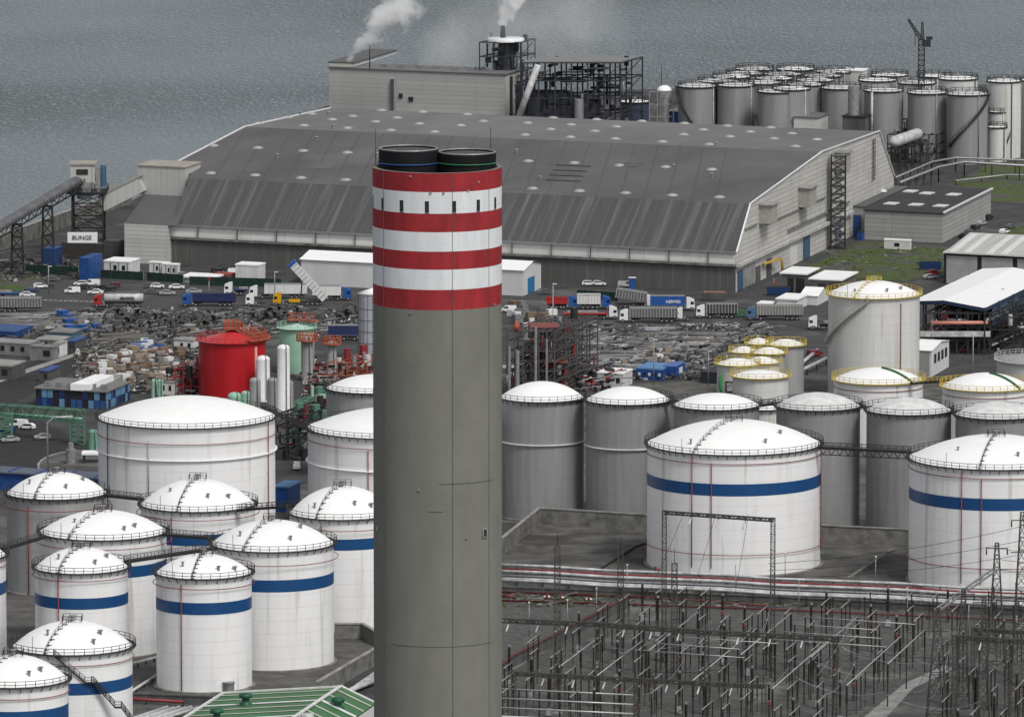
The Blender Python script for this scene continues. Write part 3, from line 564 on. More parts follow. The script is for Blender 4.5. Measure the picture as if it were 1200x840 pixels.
for i, (a, e) in enumerate(((W(0, z0), W(v1, z1)), (W(v1, z1), W(v2, z2)), (W(v2, z2), W(v3, z3)), (W(v3, z3), W(v4, z4)))): b.bar(a - U * .25 + Vector((0, 0, .1 + i * .02)), e - U * .25 + Vector((0, 0, .1 + i * .02)), .45, .3)
b.build('verge_trim', WPAINT, WROOT, True)
b = MB()
for a, e in ((W(v1 + 6, zi, 184), W(v2, z2, 287)), (W(v2, z2, 287), W(v3, z3, 387))): b.bar(a + Vector((0, 0, .15)), e + Vector((0, 0, .15)), .5, .3)
b.build('far_verge_trim', WPAINT, WROOT, True)
# skylight domes
n_sk = 0
def skylight(px, py):
    # find the roof height under the pixel
    for (va, za, vb, zb) in ((v1, z1, v2, z2), (v2, z2, v3, z3)):
        for _ in range(1):
            pass
    best = None
    for i in range(400):
        v = v1 + (v3 - v1) * i / 400; z = z1 + (z2 - z1) * (v - v1) / (v2 - v1) if v < v2 else z2 + (z3 - z2) * (v - v2) / (v3 - v2)
        p = W(v, z, px); e = abs(proj(p)[1] - py)
        if best is None or e < best[0]: best = (e, p)
    p = best[1]; s = .95
    b = MB(); b.lathe([(1.7, -.4), (1.7, .1), (1.25, .12), (1.2, .35), (.7, .48), (.05, .52)], 12, p); b.build('skylight', mat('skylight_dome', (.36, .36, .34), .5), WROOT, True)
SK = [(250, 171), (302, 173.5), (355, 177), (407, 179), (247, 203), (299, 205.5), (353, 208.5), (405, 211), (619, 189), (673, 191), (726, 194), (780, 196), (834, 199), (624, 221), (679, 224), (733, 226.5), (788, 229), (843, 231),
      (303, 145), (356, 147.5), (407, 150.5), (458, 153), (509, 155), (615, 158.5), (668, 161), (721, 163), (776, 166.5), (831, 169.5), (932, 172), (337, 138), (389, 140.5), (440, 143), (491, 145.5), (540, 147.5), (645, 152), (697, 154), (801, 158), (855, 160.5), (907, 163),
      (365, 134), (413, 136.5), (465, 138.5), (566, 142.5), (618, 144.5), (669, 146.5), (722, 149), (824, 152.5), (879, 155), (447, 129.5), (495, 131.5), (547, 134.5), (648, 138.5), (699, 140.5), (752, 142.5), (802, 145), (852, 148), (903, 150), (928, 157), (957, 164)]
for x, y in SK: skylight(x, y)
b = MB(); c = G(657, 208, 24)
for i in range(4):
    b.bar(W(v1 + 22 + i * 8, z1 + (z2 - z1) * (22 + i * 8) / (v2 - v1) + .08, 640 + i * 4), W(v1 + 22 + i * 8, z1 + (z2 - z1) * (22 + i * 8) / (v2 - v1) + .08, 680 + i * 4), .8, .2)
b.build('roof_patch', DARK, WROOT, True)
rg = random.Random(9)
for i in range(7):
    vv = rg.uniform(v1 + 6, v2 - 8); xx_ = rg.uniform(300, 850); zf = lambda v: z1 + (z2 - z1) * (v - v1) / (v2 - v1) + .05 + i * .01; a, b2 = W(vv, zf(vv), xx_), W(vv, zf(vv), xx_ + rg.uniform(8, 40)); dvv = rg.uniform(2, 9)
    MB().add([a, b2, b2 + Vv * dvv + Vector((0, 0, (z2 - z1) / (v2 - v1) * dvv)), a + Vv * dvv + Vector((0, 0, (z2 - z1) / (v2 - v1) * dvv))], [(0, 1, 2, 3)]).build('felt_patch', mat('felt_patch_%d' % (i % 3), ((.085, .085, .086), (.12, .12, .12), (.095, .093, .09))[i % 3], .9, .15, .2), WROOT, True)
for i in range(22):
    xx_ = 250 + i * 28; a, b2 = W(v1, z1 + .06, xx_), W(v2, z2 + .06, xx_ + 40 * (1 - (xx_ - 250) / 900)); MB().bar(a, b2, .18, .06).build('felt_seam', mat('felt_seam_dark', (.085, .085, .085), .9), WROOT, True)
for i in range(12):
    vv = rg.uniform(v1 + 10, v3 - 10); zz_ = z1 + (z2 - z1) * (vv - v1) / (v2 - v1) if vv < v2 else z2 + (z3 - z2) * (vv - v2) / (v3 - v2); p = W(vv, zz_, rg.uniform(320, 900)); bb = MB(); bb.cyl(p.x, p.y, zz_ - .3, zz_ + .9, .35, 8); bb.lathe([(.35, zz_ + .89), (.6, zz_ + .9), (.6, zz_ + 1.1), (.05, zz_ + 1.3)], 8, (p.x, p.y, 0)); bb.build('roof_cowl', STEEL, WROOT, True)
for i in range(15):
    x = 232 + i * 46
    if x < 862: p = W(-.7, z0, x); MB().bar(p, p - Vector((0, 0, z0 - _zl)), .28).build('drain_pipe', mat('brown_drain', (.07, .06, .05), .6), WROOT, True)
# gable fittings: dust boxes, pipes, doors, stair tower
def gbox(x0, x1, yt, yb_, dpt, name, m, dz=0, parent=WROOT):
    va, vb = gp(x0, 300)[0], gp(x1, 300)[0]; pa = A + Vv * ((va + vb) / 2); zt_, zb = zat(A + Vv * va, yt), zat(A + Vv * va, yb_)
    c = pa - U * (dpt / 2) + Vector((0, 0, (zt_ + zb) / 2)); ax = (Vv, -U, Vector((0, 0, 1)))
    return MB().box(c, (vb - va, dpt, zt_ - zb), ax=ax).build(name, m, parent, True)
for x0, x1, yt, yb_ in ((889, 897, 241, 262), (935, 943, 221, 243), (977, 983, 180, 203)):
    o = gbox(x0, x1, yt, yb_, 3.6, 'dust_filter_box', mat('beige_box', (.38, .36, .33), .6, .2, 1), 0); gbox(x0 - .6, x1 + .6, yt - 1.2, yt, 4.2, 'lid', PALE, parent=o)
gbox(872, 886, 268, 271, .3, 'oil_stain_shelf', CONC); gbox(897, 966, 262, 264, .4, 'duct', CONC)
for x0, x1, yt, yb_, m in ((864, 870, 318, 341, mat('steel_blue_door', (.05, .10, .18), .6)), (872, 884, 313, 336, PALE), (898, 903, 304, 327, DCONC), (941, 948, 279, 304, mat('steel_blue_door', (.05, .10, .18), .6)), (978, 984, 262, 284, mat('grey_blue_door', (.14, .2, .28), .6)), (885, 890, 313, 333, DCONC), (925, 933, 290, 312, CABINW)):
    gbox(x0, x1, yt, yb_, .35, 'door', m)
b = MB(); b.bar(W(-.3, _zl) - U * .8, A + Vv * gp(996, 300)[0] + Vector((0, 0, _zl)) - U * .8, .9, .9); b.build('ledge_duct', PIPEW, WROOT, True)
b = MB(); b.bar(W(60, _zl + 3.2) - U * .5, W(136, _zl + 3.2) - U * .5, .4, .5); b.build('wall_ledge', CONC, WROOT, True)
bs = A + Vv * gp(970, 300)[0] - U * 3.2
st = thing('stair_tower', 'open dark lattice stair tower bolted against the white gable wall', 'stair tower', bs); hT = zat(bs, 182)
MB().lattice((0, 0, 0), (0, 0, hT), 4.2, 4.2, 12, .22).build('frame', DARK, st); b = MB()
for i in range(12): b.bar((-1.8, (-1.4 if i % 2 else 1.4), hT * i / 12), (1.8, (1.4 if i % 2 else -1.4), hT * (i + 1) / 12), .8, .3); b.box((0, 0, hT * (i + 1) / 12), (4.2, 1.2, .15))
b.build('stair_flight', STEEL, st)
b = MB(); va = gp(1022, 170)[0]; p = A + Vv * va - U * .5
for s_ in (-1, 1): b.bar(p + Vv * 1.2 * s_ + Vector((0, 0, zat(p, 210))), p + Vv * 1.2 * s_ + Vector((0, 0, zat(p, 163))), .25)
zz = zat(p, 210)
while zz < zat(p, 163): b.bar(p - Vv * 1.2 + Vector((0, 0, zz)), p + Vv * 1.2 + Vector((0, 0, zz)), .2); zz += 1.2
b.build('cage_ladder', DARK, WROOT, True)
# yellow pipe arch
ya = G(917, 322); yb2 = A + Vv * gp(892, 300)[0] - U * .8; t = thing('pipe_arch', 'yellow pipe arch reaching from the gable ledge to the yard', 'pipe', ya); zz = zat(ya, 303)
MB().tube([ya, ya + Vector((0, 0, zz - .8)), ya + Vector((-.8, 0, zz)), Vector((yb2.x, yb2.y, zz))], .45, 8).build('pipe', mat('ochre_pipe', (.42, .27, .05), .5), t, True); MB().box(ya + Vector((0, 0, .4)), (1.6, 1.6, .8)).build('footing', CONC, t, True)
# ---- left annex of the warehouse
an = thing('loading_annex', 'white panelled loading annex with lower dark roof at the conveyor end', 'annex', W(0, 0, 198), th)
p1, p2 = W(-3, 0, 146), W(-3, 0, 197); zt_ = zat(p1, 262); up = Vector((0, 0, zt_))
dv = Vv * (v1 + 3); z_hi = zat(p1 + dv, 229)
MB().add([p1, p2, p2 + up, p1 + up], [(0, 1, 2, 3)]).add([p2, p2 + Vv * 20, p2 + Vv * 20 + up, p2 + up], [(0, 1, 2, 3)]).build('front_wall', panel_mat('annex_panels', (.52, .52, .50), (.28, .27, .26), 1.2, 30), an, True)
MB().add([p1, p1 + up, p1 + dv + Vector((0, 0, z_hi)), p1 + Vv * 60 + Vector((0, 0, z_hi)), p1 + Vv * 60], [(0, 1, 2, 3, 4)]).build('end_wall', PANEL, an, True)
rA = W(v1, z_hi, 222); MB().add([p1 + up + Vector((0, 0, .05)), W(-3, zt_ + .05, 208), Vector((rA.x, rA.y, z_hi)), p1 + dv + Vector((0, 0, z_hi))], [(0, 1, 2, 3)]).add([p1 + dv + Vector((0, 0, z_hi)), Vector((rA.x, rA.y, z_hi)), Vector((rA.x, rA.y, z_hi)) + Vv * 45, p1 + Vv * 60 + Vector((0, 0, z_hi))], [(0, 1, 2, 3)]).build('roof', FLAT, an, True)
def ubox(name, label, cat, ax_, ay, bx, cx_, yt, wallm, roofm, over=.3, ridge=0, group=None, z=0, trim=None):
    """a box whose front wall runs along the warehouse front: near corner at pixel (ax, ay), front reaching to pixel column bx, side to cx; top at pixel row yt over the near corner"""
    p = G(ax_, ay, z); h = zat(p, yt) - z
    def reach(d, px):
        lo, hi = 0, 400; s = 1 if proj(p + d)[0] > proj(p)[0] else -1
        for _ in range(50):
            m = (lo + hi) / 2
            if (proj(p + d * m)[0] - px) * s < 0: lo = m
            else: hi = m
        return lo
    du = U if bx < ax_ else -U; lu = reach(du, bx); dvv = Vv if cx_ > ax_ else -Vv
    lv = reach(Vv, cx_) if cx_ > ax_ else 14
    t = thing(name, label, cat, p, th, group); c = [p, p + du * lu, p + du * lu + Vv * lv, p + Vv * lv]; hv = Vector((0, 0, h))
    o = MB()
    if ridge:
        m0, m1 = (c[0] + c[3]) / 2 + Vector((0, 0, h + ridge)), (c[1] + c[2]) / 2 + Vector((0, 0, h + ridge))
        o.add(c + [x + hv for x in c] + [m0, m1], [(0, 1, 5, 4), (1, 2, 6, 9, 5), (2, 3, 7, 6), (3, 0, 4, 8, 7)]); o.build('wall', wallm, t, True)
        e = Vector((0, 0, .15)); f = [x + hv for x in c]; ov = du * over; vo = Vv * over
        rr = MB().add([f[0] - ov - vo, f[1] + ov - vo, m1 + ov + e, m0 - ov + e, f[2] + ov + vo, f[3] - ov + vo], [(0, 1, 2, 3), (3, 2, 4, 5)]); rr.build('roof', roofm, t, True)
    else:
        o.add(c + [x + hv for x in c], [(0, 1, 5, 4), (1, 2, 6, 5), (2, 3, 7, 6), (3, 0, 4, 7)]); o.build('wall', wallm, t, True)
        f = [x + hv for x in c]; s = [-du * over - Vv * over, du * over - Vv * over, du * over + Vv * over, -du * over + Vv * over]
        MB().hexa([f[i] + s[i] for i in range(4)] + [f[i] + s[i] + Vector((0, 0, .35)) for i in range(4)]).build('roof', roofm, t, True)
    return t, c, h
def uwin(t, c, h, face, f0, f1, z0_, z1_, name, m, pr=.08, parent=None):   # a window or door on face 0 (front) or 3 (side)
    a, b_ = (c[0], c[1]) if face == 0 else (c[0], c[3]); d = (b_ - a); n = -Vv if face == 0 else (-U if (c[1] - c[0]).dot(U) > 0 else U)
    p0, p1 = a + d * f0, a + d * f1; q = [p0 + n * pr, p1 + n * pr, p1 - n * .1, p0 - n * .1]
    return MB().hexa([x + Vector((0, 0, z0_ * h)) for x in q] + [x + Vector((0, 0, z1_ * h)) for x in q]).build(name, m, parent or t, True)
TANR = mat('tan_roof_sheet', (.36, .33, .28), .7, .2, .4)
# penthouse on the annex roof
p = G(217, 230, z_hi); RIB = stripe_mat('ribbed_pale_cladding', (.42, .42, .40), (.26, .25, .24), 1.2, 0, .5)
ubox('roof_penthouse', 'pale ribbed penthouse with tan roof standing on the annex roof', 'penthouse', 217, 230, 162, 235, 197, RIB, TANR, z=z_hi)
# refinery block behind the roof
R1 = ubox('process_building', 'long beige panelled building rising behind the warehouse roof', 'building', 592, 172, 386, 609, 88, panel_mat('beige_panels', (.40, .40, .385), (.26, .26, .25), 1.5, 40), FLAT2, over=.5)
t, c, h = R1
uwin(t, c, h, 0, .63, .645, .45, .88, 'flue_duct', mat('dark_duct', (.08, .08, .08), .6), .9); uwin(t, c, h, 0, .58, .6, .62, .68, 'wall_vent', DARK, .4); uwin(t, c, h, 0, .52, .545, .58, .64, 'wall_vent', DARK, .4); uwin(t, c, h, 3, .3, .5, .4, .95, 'loading_door', DARK, .1)
uwin(t, c, h, 3, .02, .28, 0, .98, 'corner_panel', mat('cream_corner', (.5, .49, .44), .7), .12)
pa = c[1] + Vector((0, 0, h)); du = -U; wv = 30 / ppm(pa); hx_ = zat(Vector((pa.x, pa.y, 0)), 76) - h
q8 = [pa + Vector((0, 0, .5)), pa + du * wv + Vector((0, 0, .5)), pa + du * wv + Vv * 50 + Vector((0, 0, .5)), pa + Vv * 50 + Vector((0, 0, .5))]
MB().hexa(q8 + [q8[0] + Vector((0, 0, hx_)), q8[1] + Vector((0, 0, hx_)), q8[2] + Vector((0, 0, hx_)), q8[3] + Vector((0, 0, hx_))]).build('raised_end', panel_mat('beige_panels', 0, 0) if 0 else t.children[0].data.materials[0], t, True)
MB().add([q8[i] + Vector((0, 0, hx_ + (.1, .1, .1, .1)[i])) + (-du * .5 if i in (0, 3) else du * .5) for i in range(4)] + [q8[i] + Vector((0, 0, hx_ + .5)) + (-du * .5 if i in (0, 3) else du * .5) for i in range(4)], [(0, 1, 5, 4), (1, 2, 6, 5), (4, 5, 6, 7), (3, 0, 4, 7)]).build('raised_roof', FLAT, t, True)
MB().add([q8[1] + du * .1 + Vector((0, 0, .1)), q8[2] + du * .1 + Vector((0, 0, .1)), q8[2] + du * .1 + Vector((0, 0, hx_)), q8[1] + du * .1 + Vector((0, 0, hx_))], [(0, 1, 2, 3)]).build('white_side', CABINW, t, True)
b = MB(); b.tube([pa + du * 15 + Vector((0, 0, 0)), pa + du * 15 + Vector((0, 0, 8))], .2, 5); b.build('mast', DARK, t, True)
for i in range(7): MB().box(c[0] + U * (8 + i * 6.5) + Vv * 8 + Vector((0, 0, h + .9)), (2.2, 1.8, 1.0), th).build('roof_unit', STEEL, t, True)
# process frame on the seaward side
def frame(name, label, x0, x1, yb_, yt, dv_, nx, ny, nz, m=DARK, t_=.3, cat='steel structure', z=0, roofm=None, group=None):
    p = G(x0, yb_, z); q_ = G(x1, yb_, z); h = zat(p, yt); X = (q_ - p); Y = Vector((.35, .94, 0)) * dv_; t = thing(name, label, cat, p, group=group); b = MB(); br = MB()
    for i in range(nx + 1):
        for j in range(ny + 1):
            a = p + X * i / nx + Y * j / ny; b.bar(a, a + Vector((0, 0, h - z)), t_ * 1.3)
    for kz in range(1, nz + 1):
        z_ = Vector((0, 0, (h - z) * kz / nz))
        for j in range(ny + 1): b.bar(p + Y * j / ny + z_, p + X + Y * j / ny + z_, t_)
        for i in range(nx + 1): b.bar(p + X * i / nx + z_, p + X * i / nx + Y + z_, t_)
    for kz in range(nz):
        for i in range(nx):
            if (i + kz) % 2: br.bar(p + X * i / nx + Vector((0, 0, (h - z) * kz / nz)), p + X * (i + 1) / nx + Vector((0, 0, (h - z) * (kz + 1) / nz)), t_ * .6)
        br.bar(p + X + Vector((0, 0, (h - z) * kz / nz)), p + X + Y + Vector((0, 0, (h - z) * (kz + 1) / nz)), t_ * .6)
    b.build('frame', m, t, True); br.build('brace', m, t, True)
    if roofm: MB().hexa([p + Vector((0, 0, h)), p + X + Vector((0, 0, h)), p + X + Y + Vector((0, 0, h)), p + Y + Vector((0, 0, h))] + [s + Vector((0, 0, h + .5)) for s in (p, p + X, p + X + Y, p + Y)]).build('roof', roofm, t, True)
    return t, p, X, Y, h
def clutter(t, p, X, Y, h, n, mats, r=.3, seed=1, lo=0.0):   # pipes and vessels threaded through a frame
    rg = random.Random(seed); n = min(n, 100 // len(mats))
    for m in mats:
        for i in range(n):
            b = MB(); nm_ = 'pipe'
            a = p + X * rg.random() + Y * rg.random() + Vector((0, 0, h * (lo + (1 - lo) * rg.random()))); k = rg.random()
            if k < .35: b.tube([a, a + X * min(rg.uniform(.1, .4), max(.05, 1 - (a - p).dot(X) / X.length_squared))], r * rg.uniform(.5, 1.3), 6)
            elif k < .55: b.tube([a, a + Y * rg.uniform(.1, .5)], r * rg.uniform(.5, 1.3), 6)
            elif k < .8: b.tube([a, Vector((a.x, a.y, max(0, a.z - h * rg.uniform(.1, .4))))], r * rg.uniform(.5, 1.2), 6)
            else: b.cyl(a.x, a.y, a.z, a.z + rg.uniform(1, 3.5), rg.uniform(.4, 1.1), 10); nm_ = 'vessel'
            b.build(nm_, m, t, True)
SM = mat('sooty_steel', (.03, .034, .045), .7, .3, .8)
f = frame('process_plant', 'dark open steel process frame with flat roof beside the beige building', 612, 727, 178, 74, 22, 6, 2, 5, SM, .4, roofm=mat('grey_frame_roof', (.2, .2, .2), .8)); clutter(*f, 34, [SM, DARK, STEEL], .45, 3, .0)
for i in range(9): c_ = f[1] + f[2] * (.02 + .07 * i) + f[3] * .5; b = MB(); hh = f[4] * (.62 if i < 5 else .5); b.lathe([(2.6, 0), (2.6, hh), (1.4, hh + 1.2), (.1, hh + 1.4)], 14, (c_.x, c_.y, 0)); b.build('process_vessel', SM, f[0], True); MB().box(c_ + Vector((0, 5, f[4] * .3)), (6.6, 6, f[4] * (.66 if i < 5 else .52)), .1).build('machine_room', SM, f[0], True)
MB().tube([f[1] + f[2] * .23 + f[3] * -.3 + Vector((0, 0, f[4] * 1.0)), f[1] + f[2] * .06 + f[3] * -.4 + Vector((0, 0, f[4] * .42))], 1.1, 8).build('white_chute', PIPEW, f[0], True)
b = MB(); pq = f[1] + f[2] * .60 - f[3] * .1; b.cyl(pq.x, pq.y, 0, f[4] * .6, 1.6, 12); b.build('silver_duct', STEEL, f[0], True)
f = frame('evaporator_tower', 'sooty round topped tower with white collar under the dense smoke plume', 562, 610, 168, 50, 14, 3, 2, 7, SM, .3); clutter(*f, 22, [SM, DARK, STEEL], .4, 5, .45)
ct = f[1] + f[2] * .5 + f[3] * .4; b = MB(); b.lathe([(5.5, 0), (5.5, f[4] * .6), (3.0, f[4] * .75), (2.6, f[4] * .98)], 16, (ct.x, ct.y, 0)); b.build('core_vessel', SM, f[0], True)
b = MB(); b.lathe([(6.2, f[4]), (6.2, f[4] + 1.0), (6, f[4] + 1.1), (.1, f[4] + 1.2)], 28, (ct.x, ct.y, 0)); b.build('white_collar', WPAINT, f[0], True)
b = MB(); b.tube([ct + Vector((-1, 0, f[4])), ct + Vector((-1, 0, zat(ct, 30)))], [1.1, .6], 8); b.build('stub_stack', SM, f[0], True)
SMOKE = [(ct + Vector((0, 0, zat(ct, 22))), 'dense'), (G(440, 40, 40), 'thin')]
# small domed tower, shed and flat structures beside the far tanks
f = frame('tank_scaffold', 'pale scaffold around the small domed tower', 761, 789, 180, 108, 8, 3, 1, 5, STEEL, .25); ct = f[1] + f[2] * .45 + f[3] * .5; zc = zat(ct, 106)
tt = thing('domed_tower', 'small pale tower with white dome lid by the sea', 'tower', ct); MB().lathe([(2.3, 0), (2.3, zc)], 20).build('shell', GREY2, tt); MB().lathe([(2.5, zc), (2.2, zc + .8), (1.2, zc + 1.5), (.05, zc + 1.7)], 20).build('lid', DOME, tt); MB().tube([(-1, 0, zc + 1), (-1, 0, zc + 9)], .12, 5).build('mast', DARK, tt)
ubox('pump_shed', 'little white roofed shed between domed tower and first far tank', 'shed', 800, 180, 786, 807, 131, BLUEC, DOME)
ubox('cube_building', 'plain white cube building among the packed far tanks', 'building', 1010, 168, 987, 1016, 84, CREAM, DOME)
ubox('parapet_building', 'low building with white parapet in front of the far tanks', 'building', 958, 190, 930, 974, 139, CREAM, FLAT2)
t, c, h = ubox('brick_control_house', 'small dark plinth house carrying a tall pale flue by the far tanks', 'house', 1013, 192, 987, 1020, 138, DCONC, DARK)
pc = (c[0] + c[2]) / 2; b = MB(); b.cyl(pc.x - 1, pc.y, 0, zat(pc, 101), 1.9, 14); b.build('flue', STEEL, t, True); b = MB(); b.tube([pc + Vector((5, 0, 8)), pc + Vector((5, 0, zat(pc, 108)))], .4, 8); b.build('side_pipe', PIPEW, t, True)
# tower crane
p = G(1079, 178); zc = zat(p, 47); t = thing('tower_crane', 'dark luffing tower crane standing up behind the far tanks', 'crane', p)
MB().lattice((0, 0, 0), (0, 0, zc), 1.9, 1.9, 22, .16, .28).build('mast', DARK, t); MB().lattice((0, 0, zc), (-4.5, -1, zat(p, 23)), 1.2, .6, 10, .14, .24).build('jib', DARK, t)
MB().lattice((.3, 0, zc), (.2, 0, zat(p, 26)), 1.1, .4, 6, .14, .24).build('apex_frame', DARK, t); MB().box((1.6, 0, zc - 1.2), (2.8, 2.2, 2.2)).box((2.6, 0, zc + .6), (2, 1.6, 1)).build('counterweight', SM, t); MB().tube([(-2.2, -.5, zc + 3), (-2.2, -.5, zc - 2)], .12, 4).build('hoist_cable', DARK, t)
# bullet vessel on its stand
pa, pb = G(1046, 207), G(1077, 196); t = thing('bullet_vessel', 'white horizontal bullet vessel on a dark steel stand', 'vessel', pa); zb = zat(pa, 167)
dd = (pb - pa); b = MB(); b.tube([pa + dd * f_ + Vector((0, 0, zb)) for f_ in (0, .03, .08, .5, .92, .97, 1)], [.5, 1.5, 1.9, 1.9, 1.9, 1.5, .5], 18); b.build('shell', PIPEW, t, True)
b = MB()
for i in range(5):
    a = pa + dd * (i / 4)
    for s_ in (-2.5, 2.5): b.bar(a + Vector((s_, 0, 0)), a + Vector((s_, 0, zb - 2)), .4)
    b.bar(a + Vector((-2.5, 0, zb - 2.2)), a + Vector((2.5, 0, zb - 2.2)), .4)
for s_ in (-2.5, 2.5):
    for z_ in (.5, .98): b.bar(pa + Vector((s_, 0, (zb - 2.2) * z_)), pb + Vector((s_, 0, (zb - 2.2) * z_)), .35)
b.build('stand', DARK, t, True)
f = frame('pipe_scaffold', 'tangle of grey pipework between the bullet vessel and the dark far tanks', 1040, 1098, 192, 158, 30, 6, 3, 3, DARK, .25); clutter(*f, 45, [DARK, STEEL, SM, PIPEW], .3, 9)
f = frame('pipe_scaffold', 'low pipe tangle under the tall pale flue at the roof edge', 990, 1046, 188, 148, 26, 5, 2, 3, DARK, .25); clutter(*f, 40, [DARK, STEEL, SM, PIPEW], .3, 19)
# low buildings right of the gable
t, c, h = ubox('low_warehouse', 'low warehouse with near black roof and small skylights on the yard beyond the gable', 'warehouse', 1104, 285, 1013, 1161, 251, GPANEL, mat('black_roof_felt', (.04, .04, .043), .9, .2, .1), over=.4)
for fx, fy in ((.18, .25), (.5, .25), (.82, .25), (.3, .7), (.65, .7), (.9, .75)):
    pp = c[0] + (c[1] - c[0]) * fx + (c[3] - c[0]) * fy + Vector((0, 0, h + .5)); MB().box(pp, (3.6, 5, .3), th).build('skylight', CABINW, t, True)
b = MB(); b.bar(c[0] - (-U) * 0 + Vector((0, 0, h + .5)) - U * .5, c[3] + Vector((0, 0, h + .5)) - U * .5, .5, .5); b.build('verge_trim', WPAINT, t, True)
t, c, h = ubox('link_building', 'dark roofed link between the gable and the low warehouse with blue shutter door', 'building', 1013, 277, 988, 1062, 243, GPANEL, FLAT)
uwin(t, c, h, 0, .15, .95, 0, .72, 'blue_shutter', mat('navy_shutter', (.02, .06, .18), .6), .15)
for fx, fy in ((.7, .3), (.7, .5), (.5, .68)): pp = c[0] + (c[1] - c[0]) * fx + (c[3] - c[0]) * fy + Vector((0, 0, h + .5)); MB().lathe([(1.3, 0), (1.1, .5), (.1, .8)], 10, pp).build('skylight', CABINW, t, True)
t, c, h = ubox('site_cabin', 'single white cabin on the grass before the low warehouse', 'cabin', 1066, 293, 1036, 1068, 283, CABINW, DOME, over=.1); uwin(t, c, h, 0, .4, .6, .35, .75, 'window', GLASS)
ubox('rubbish_skip', 'blue skip by the link building', 'skip', 1010, 282, 1004, 1013, 273, BLUEC, DARK, over=0)
t, c, h = ubox('roller_door_shed', 'shed with three tall pale doors and a ribbed roof with light strips', 'shed', 1260, 340, 1106, 1290, 304, DARK, RIB, over=.4, ridge=0)
t.children[1].data.materials[0] = DARK
for i in range(4): f0 = .02 + i * .27; uwin(t, c, h, 0, 1 - f0 - .235, 1 - f0, .02, .93, 'pale_door', mat('grey_door_panel', (.36, .36, .37), .6, .12, .3), .2)
b = MB(); hv = Vector((0, 0, h + .1)); ov = Vv * 34 + Vector((0, 0, 2.0)); b.add([c[0] + hv - Vv, c[1] + hv - Vv, c[1] + ov + hv, c[0] + ov + hv], [(0, 1, 2, 3)]); b.build('sheet_roof', RIB, t, True)
for i in range(4):
    f0 = .97 - .11 * i - (.06 if i > 1 else 0); a = c[0].lerp(c[1], f0) + hv - Vv * .8 + Vector((0, 0, .1)); MB().add([a, a + U * -2.2, a + U * -2.2 + ov * .95, a + ov * .95], [(0, 1, 2, 3)]).build('light_strip', CABINW, t, True)
# open hall with white roof
h1 = G(1078, 402); t = thing('open_pipe_hall', 'open steel hall with bright white pitched roof over pipe galleries', 'hall', h1)
zz = 12.5; e0, e1, e2 = G(1068, 353, zz), G(1106, 352, zz + 1.2), G(1154, 361, zz); bk = G(1235, 322, zz) - e2
rf = MB().add([e0, e1, e1 + bk, e0 + bk], [(0, 1, 2, 3)]).add([e1, e2, e2 + bk, e1 + bk], [(0, 1, 2, 3)]); rf.build('white_roof', DOME, t, True)
b = MB(); b.bar(e0 - Vector((0, 0, .5)), e1 - Vector((0, 0, .5)), .4, .9); b.bar(e1 - Vector((0, 0, .5)), e2 - Vector((0, 0, .5)), .4, .9); b.bar(e2 - Vector((0, 0, .5)), e2 + bk - Vector((0, 0, .5)), .4, .9); b.build('fascia', mat('dark_blue_fascia', (.02, .04, .09), .6), t, True)
for i in range(7):
    for j in range(6):
        a = e0.lerp(e2, i / 6) + bk * (j / 5); MB().bar((a.x, a.y, 0), (a.x, a.y, zz + .1), .45).build('column', DARK, t, True)
b = MB(); s0 = e2 + bk * .12; b.hexa([Vector((s0.x, s0.y, 6.5)), Vector((e2.x + bk.x, e2.y + bk.y, 6.5)), Vector((e2.x + bk.x - .3, e2.y + bk.y, 6.5)), Vector((s0.x - .3, s0.y, 6.5)), Vector((s0.x, s0.y, zz - .8)), Vector((e2.x + bk.x, e2.y + bk.y, zz - .8)), Vector((e2.x + bk.x - .3, e2.y + bk.y, zz - .8)), Vector((s0.x - .3, s0.y, zz - .8))]); b.build('side_cladding', mat('slate_blue_cladding', (.07, .11, .16), .6, .2, .3), t, True)
f = frame('pipe_gallery', 'two storey dark pipe gallery with red and white pipes beside the open hall', 1082, 1160, 415, 367, 60, 6, 5, 3, DARK, .4); clutter(*f, 30, [DARK, STEEL, RED, PIPEW], .35, 12)
b = MB(); a = f[1] + Vector((0, 0, f[4] * .78)) - Vector((0, 1, 0)); b.tube([a + Vector((2, 0, -4)), a + Vector((2, 0, 0)), a + Vector((17, 0, 0))], .5, 8); b.build('salmon_pipe', mat('salmon_pipe', (.6, .25, .2), .5), f[0], True); b = MB(); b.bar(a + Vector((-1, 0, -3)), a + f[2] + Vector((0, 0, -3)), .8, 1.4); b.build('cable_tray', PIPEW, f[0], True)
f = frame('pipe_gallery', 'stepped pipe gallery running back along the hall side towards the photo edge', 1160, 1215, 415, 372, 110, 2, 12, 3, DARK, .3); clutter(*f, 40, [DARK, STEEL, RED, PIPEW], .35, 14)
t, c, h = ubox('white_gable_shed', 'small white shed with four dark windows beside the tall white tank', 'shed', 1091, 442, 1060, 1112, 411, CABINW, DOME, over=.4, ridge=1.0)
for i in range(4): uwin(t, c, h, 3, .16 + i * .2, .28 + i * .2, .45, .8, 'window', GLASS)
uwin(t, c, h, 0, .06, .9, .05, .95, 'shutter', GREY2)
for (a1, a2, bx, cxx, yt, lab) in ((944, 345, 916, 958, 322, 'flat white roofed kiosk closest to the yellow pipe arch'), (985, 350, 950, 1003, 329, 'flat white roofed kiosk tucked behind the tall white tank')):
    t, c, h = ubox('kiosk', lab, 'kiosk', a1, a2, bx, cxx, yt, mat('dark_kiosk_wall', (.16, .16, .15), .8, .3, .5), DOME, over=.6); uwin(t, c, h, 0, .05, .4, 0, .8, 'opening', DARK); uwin(t, c, h, 0, .5, .75, 0, .8, 'opening', DARK)
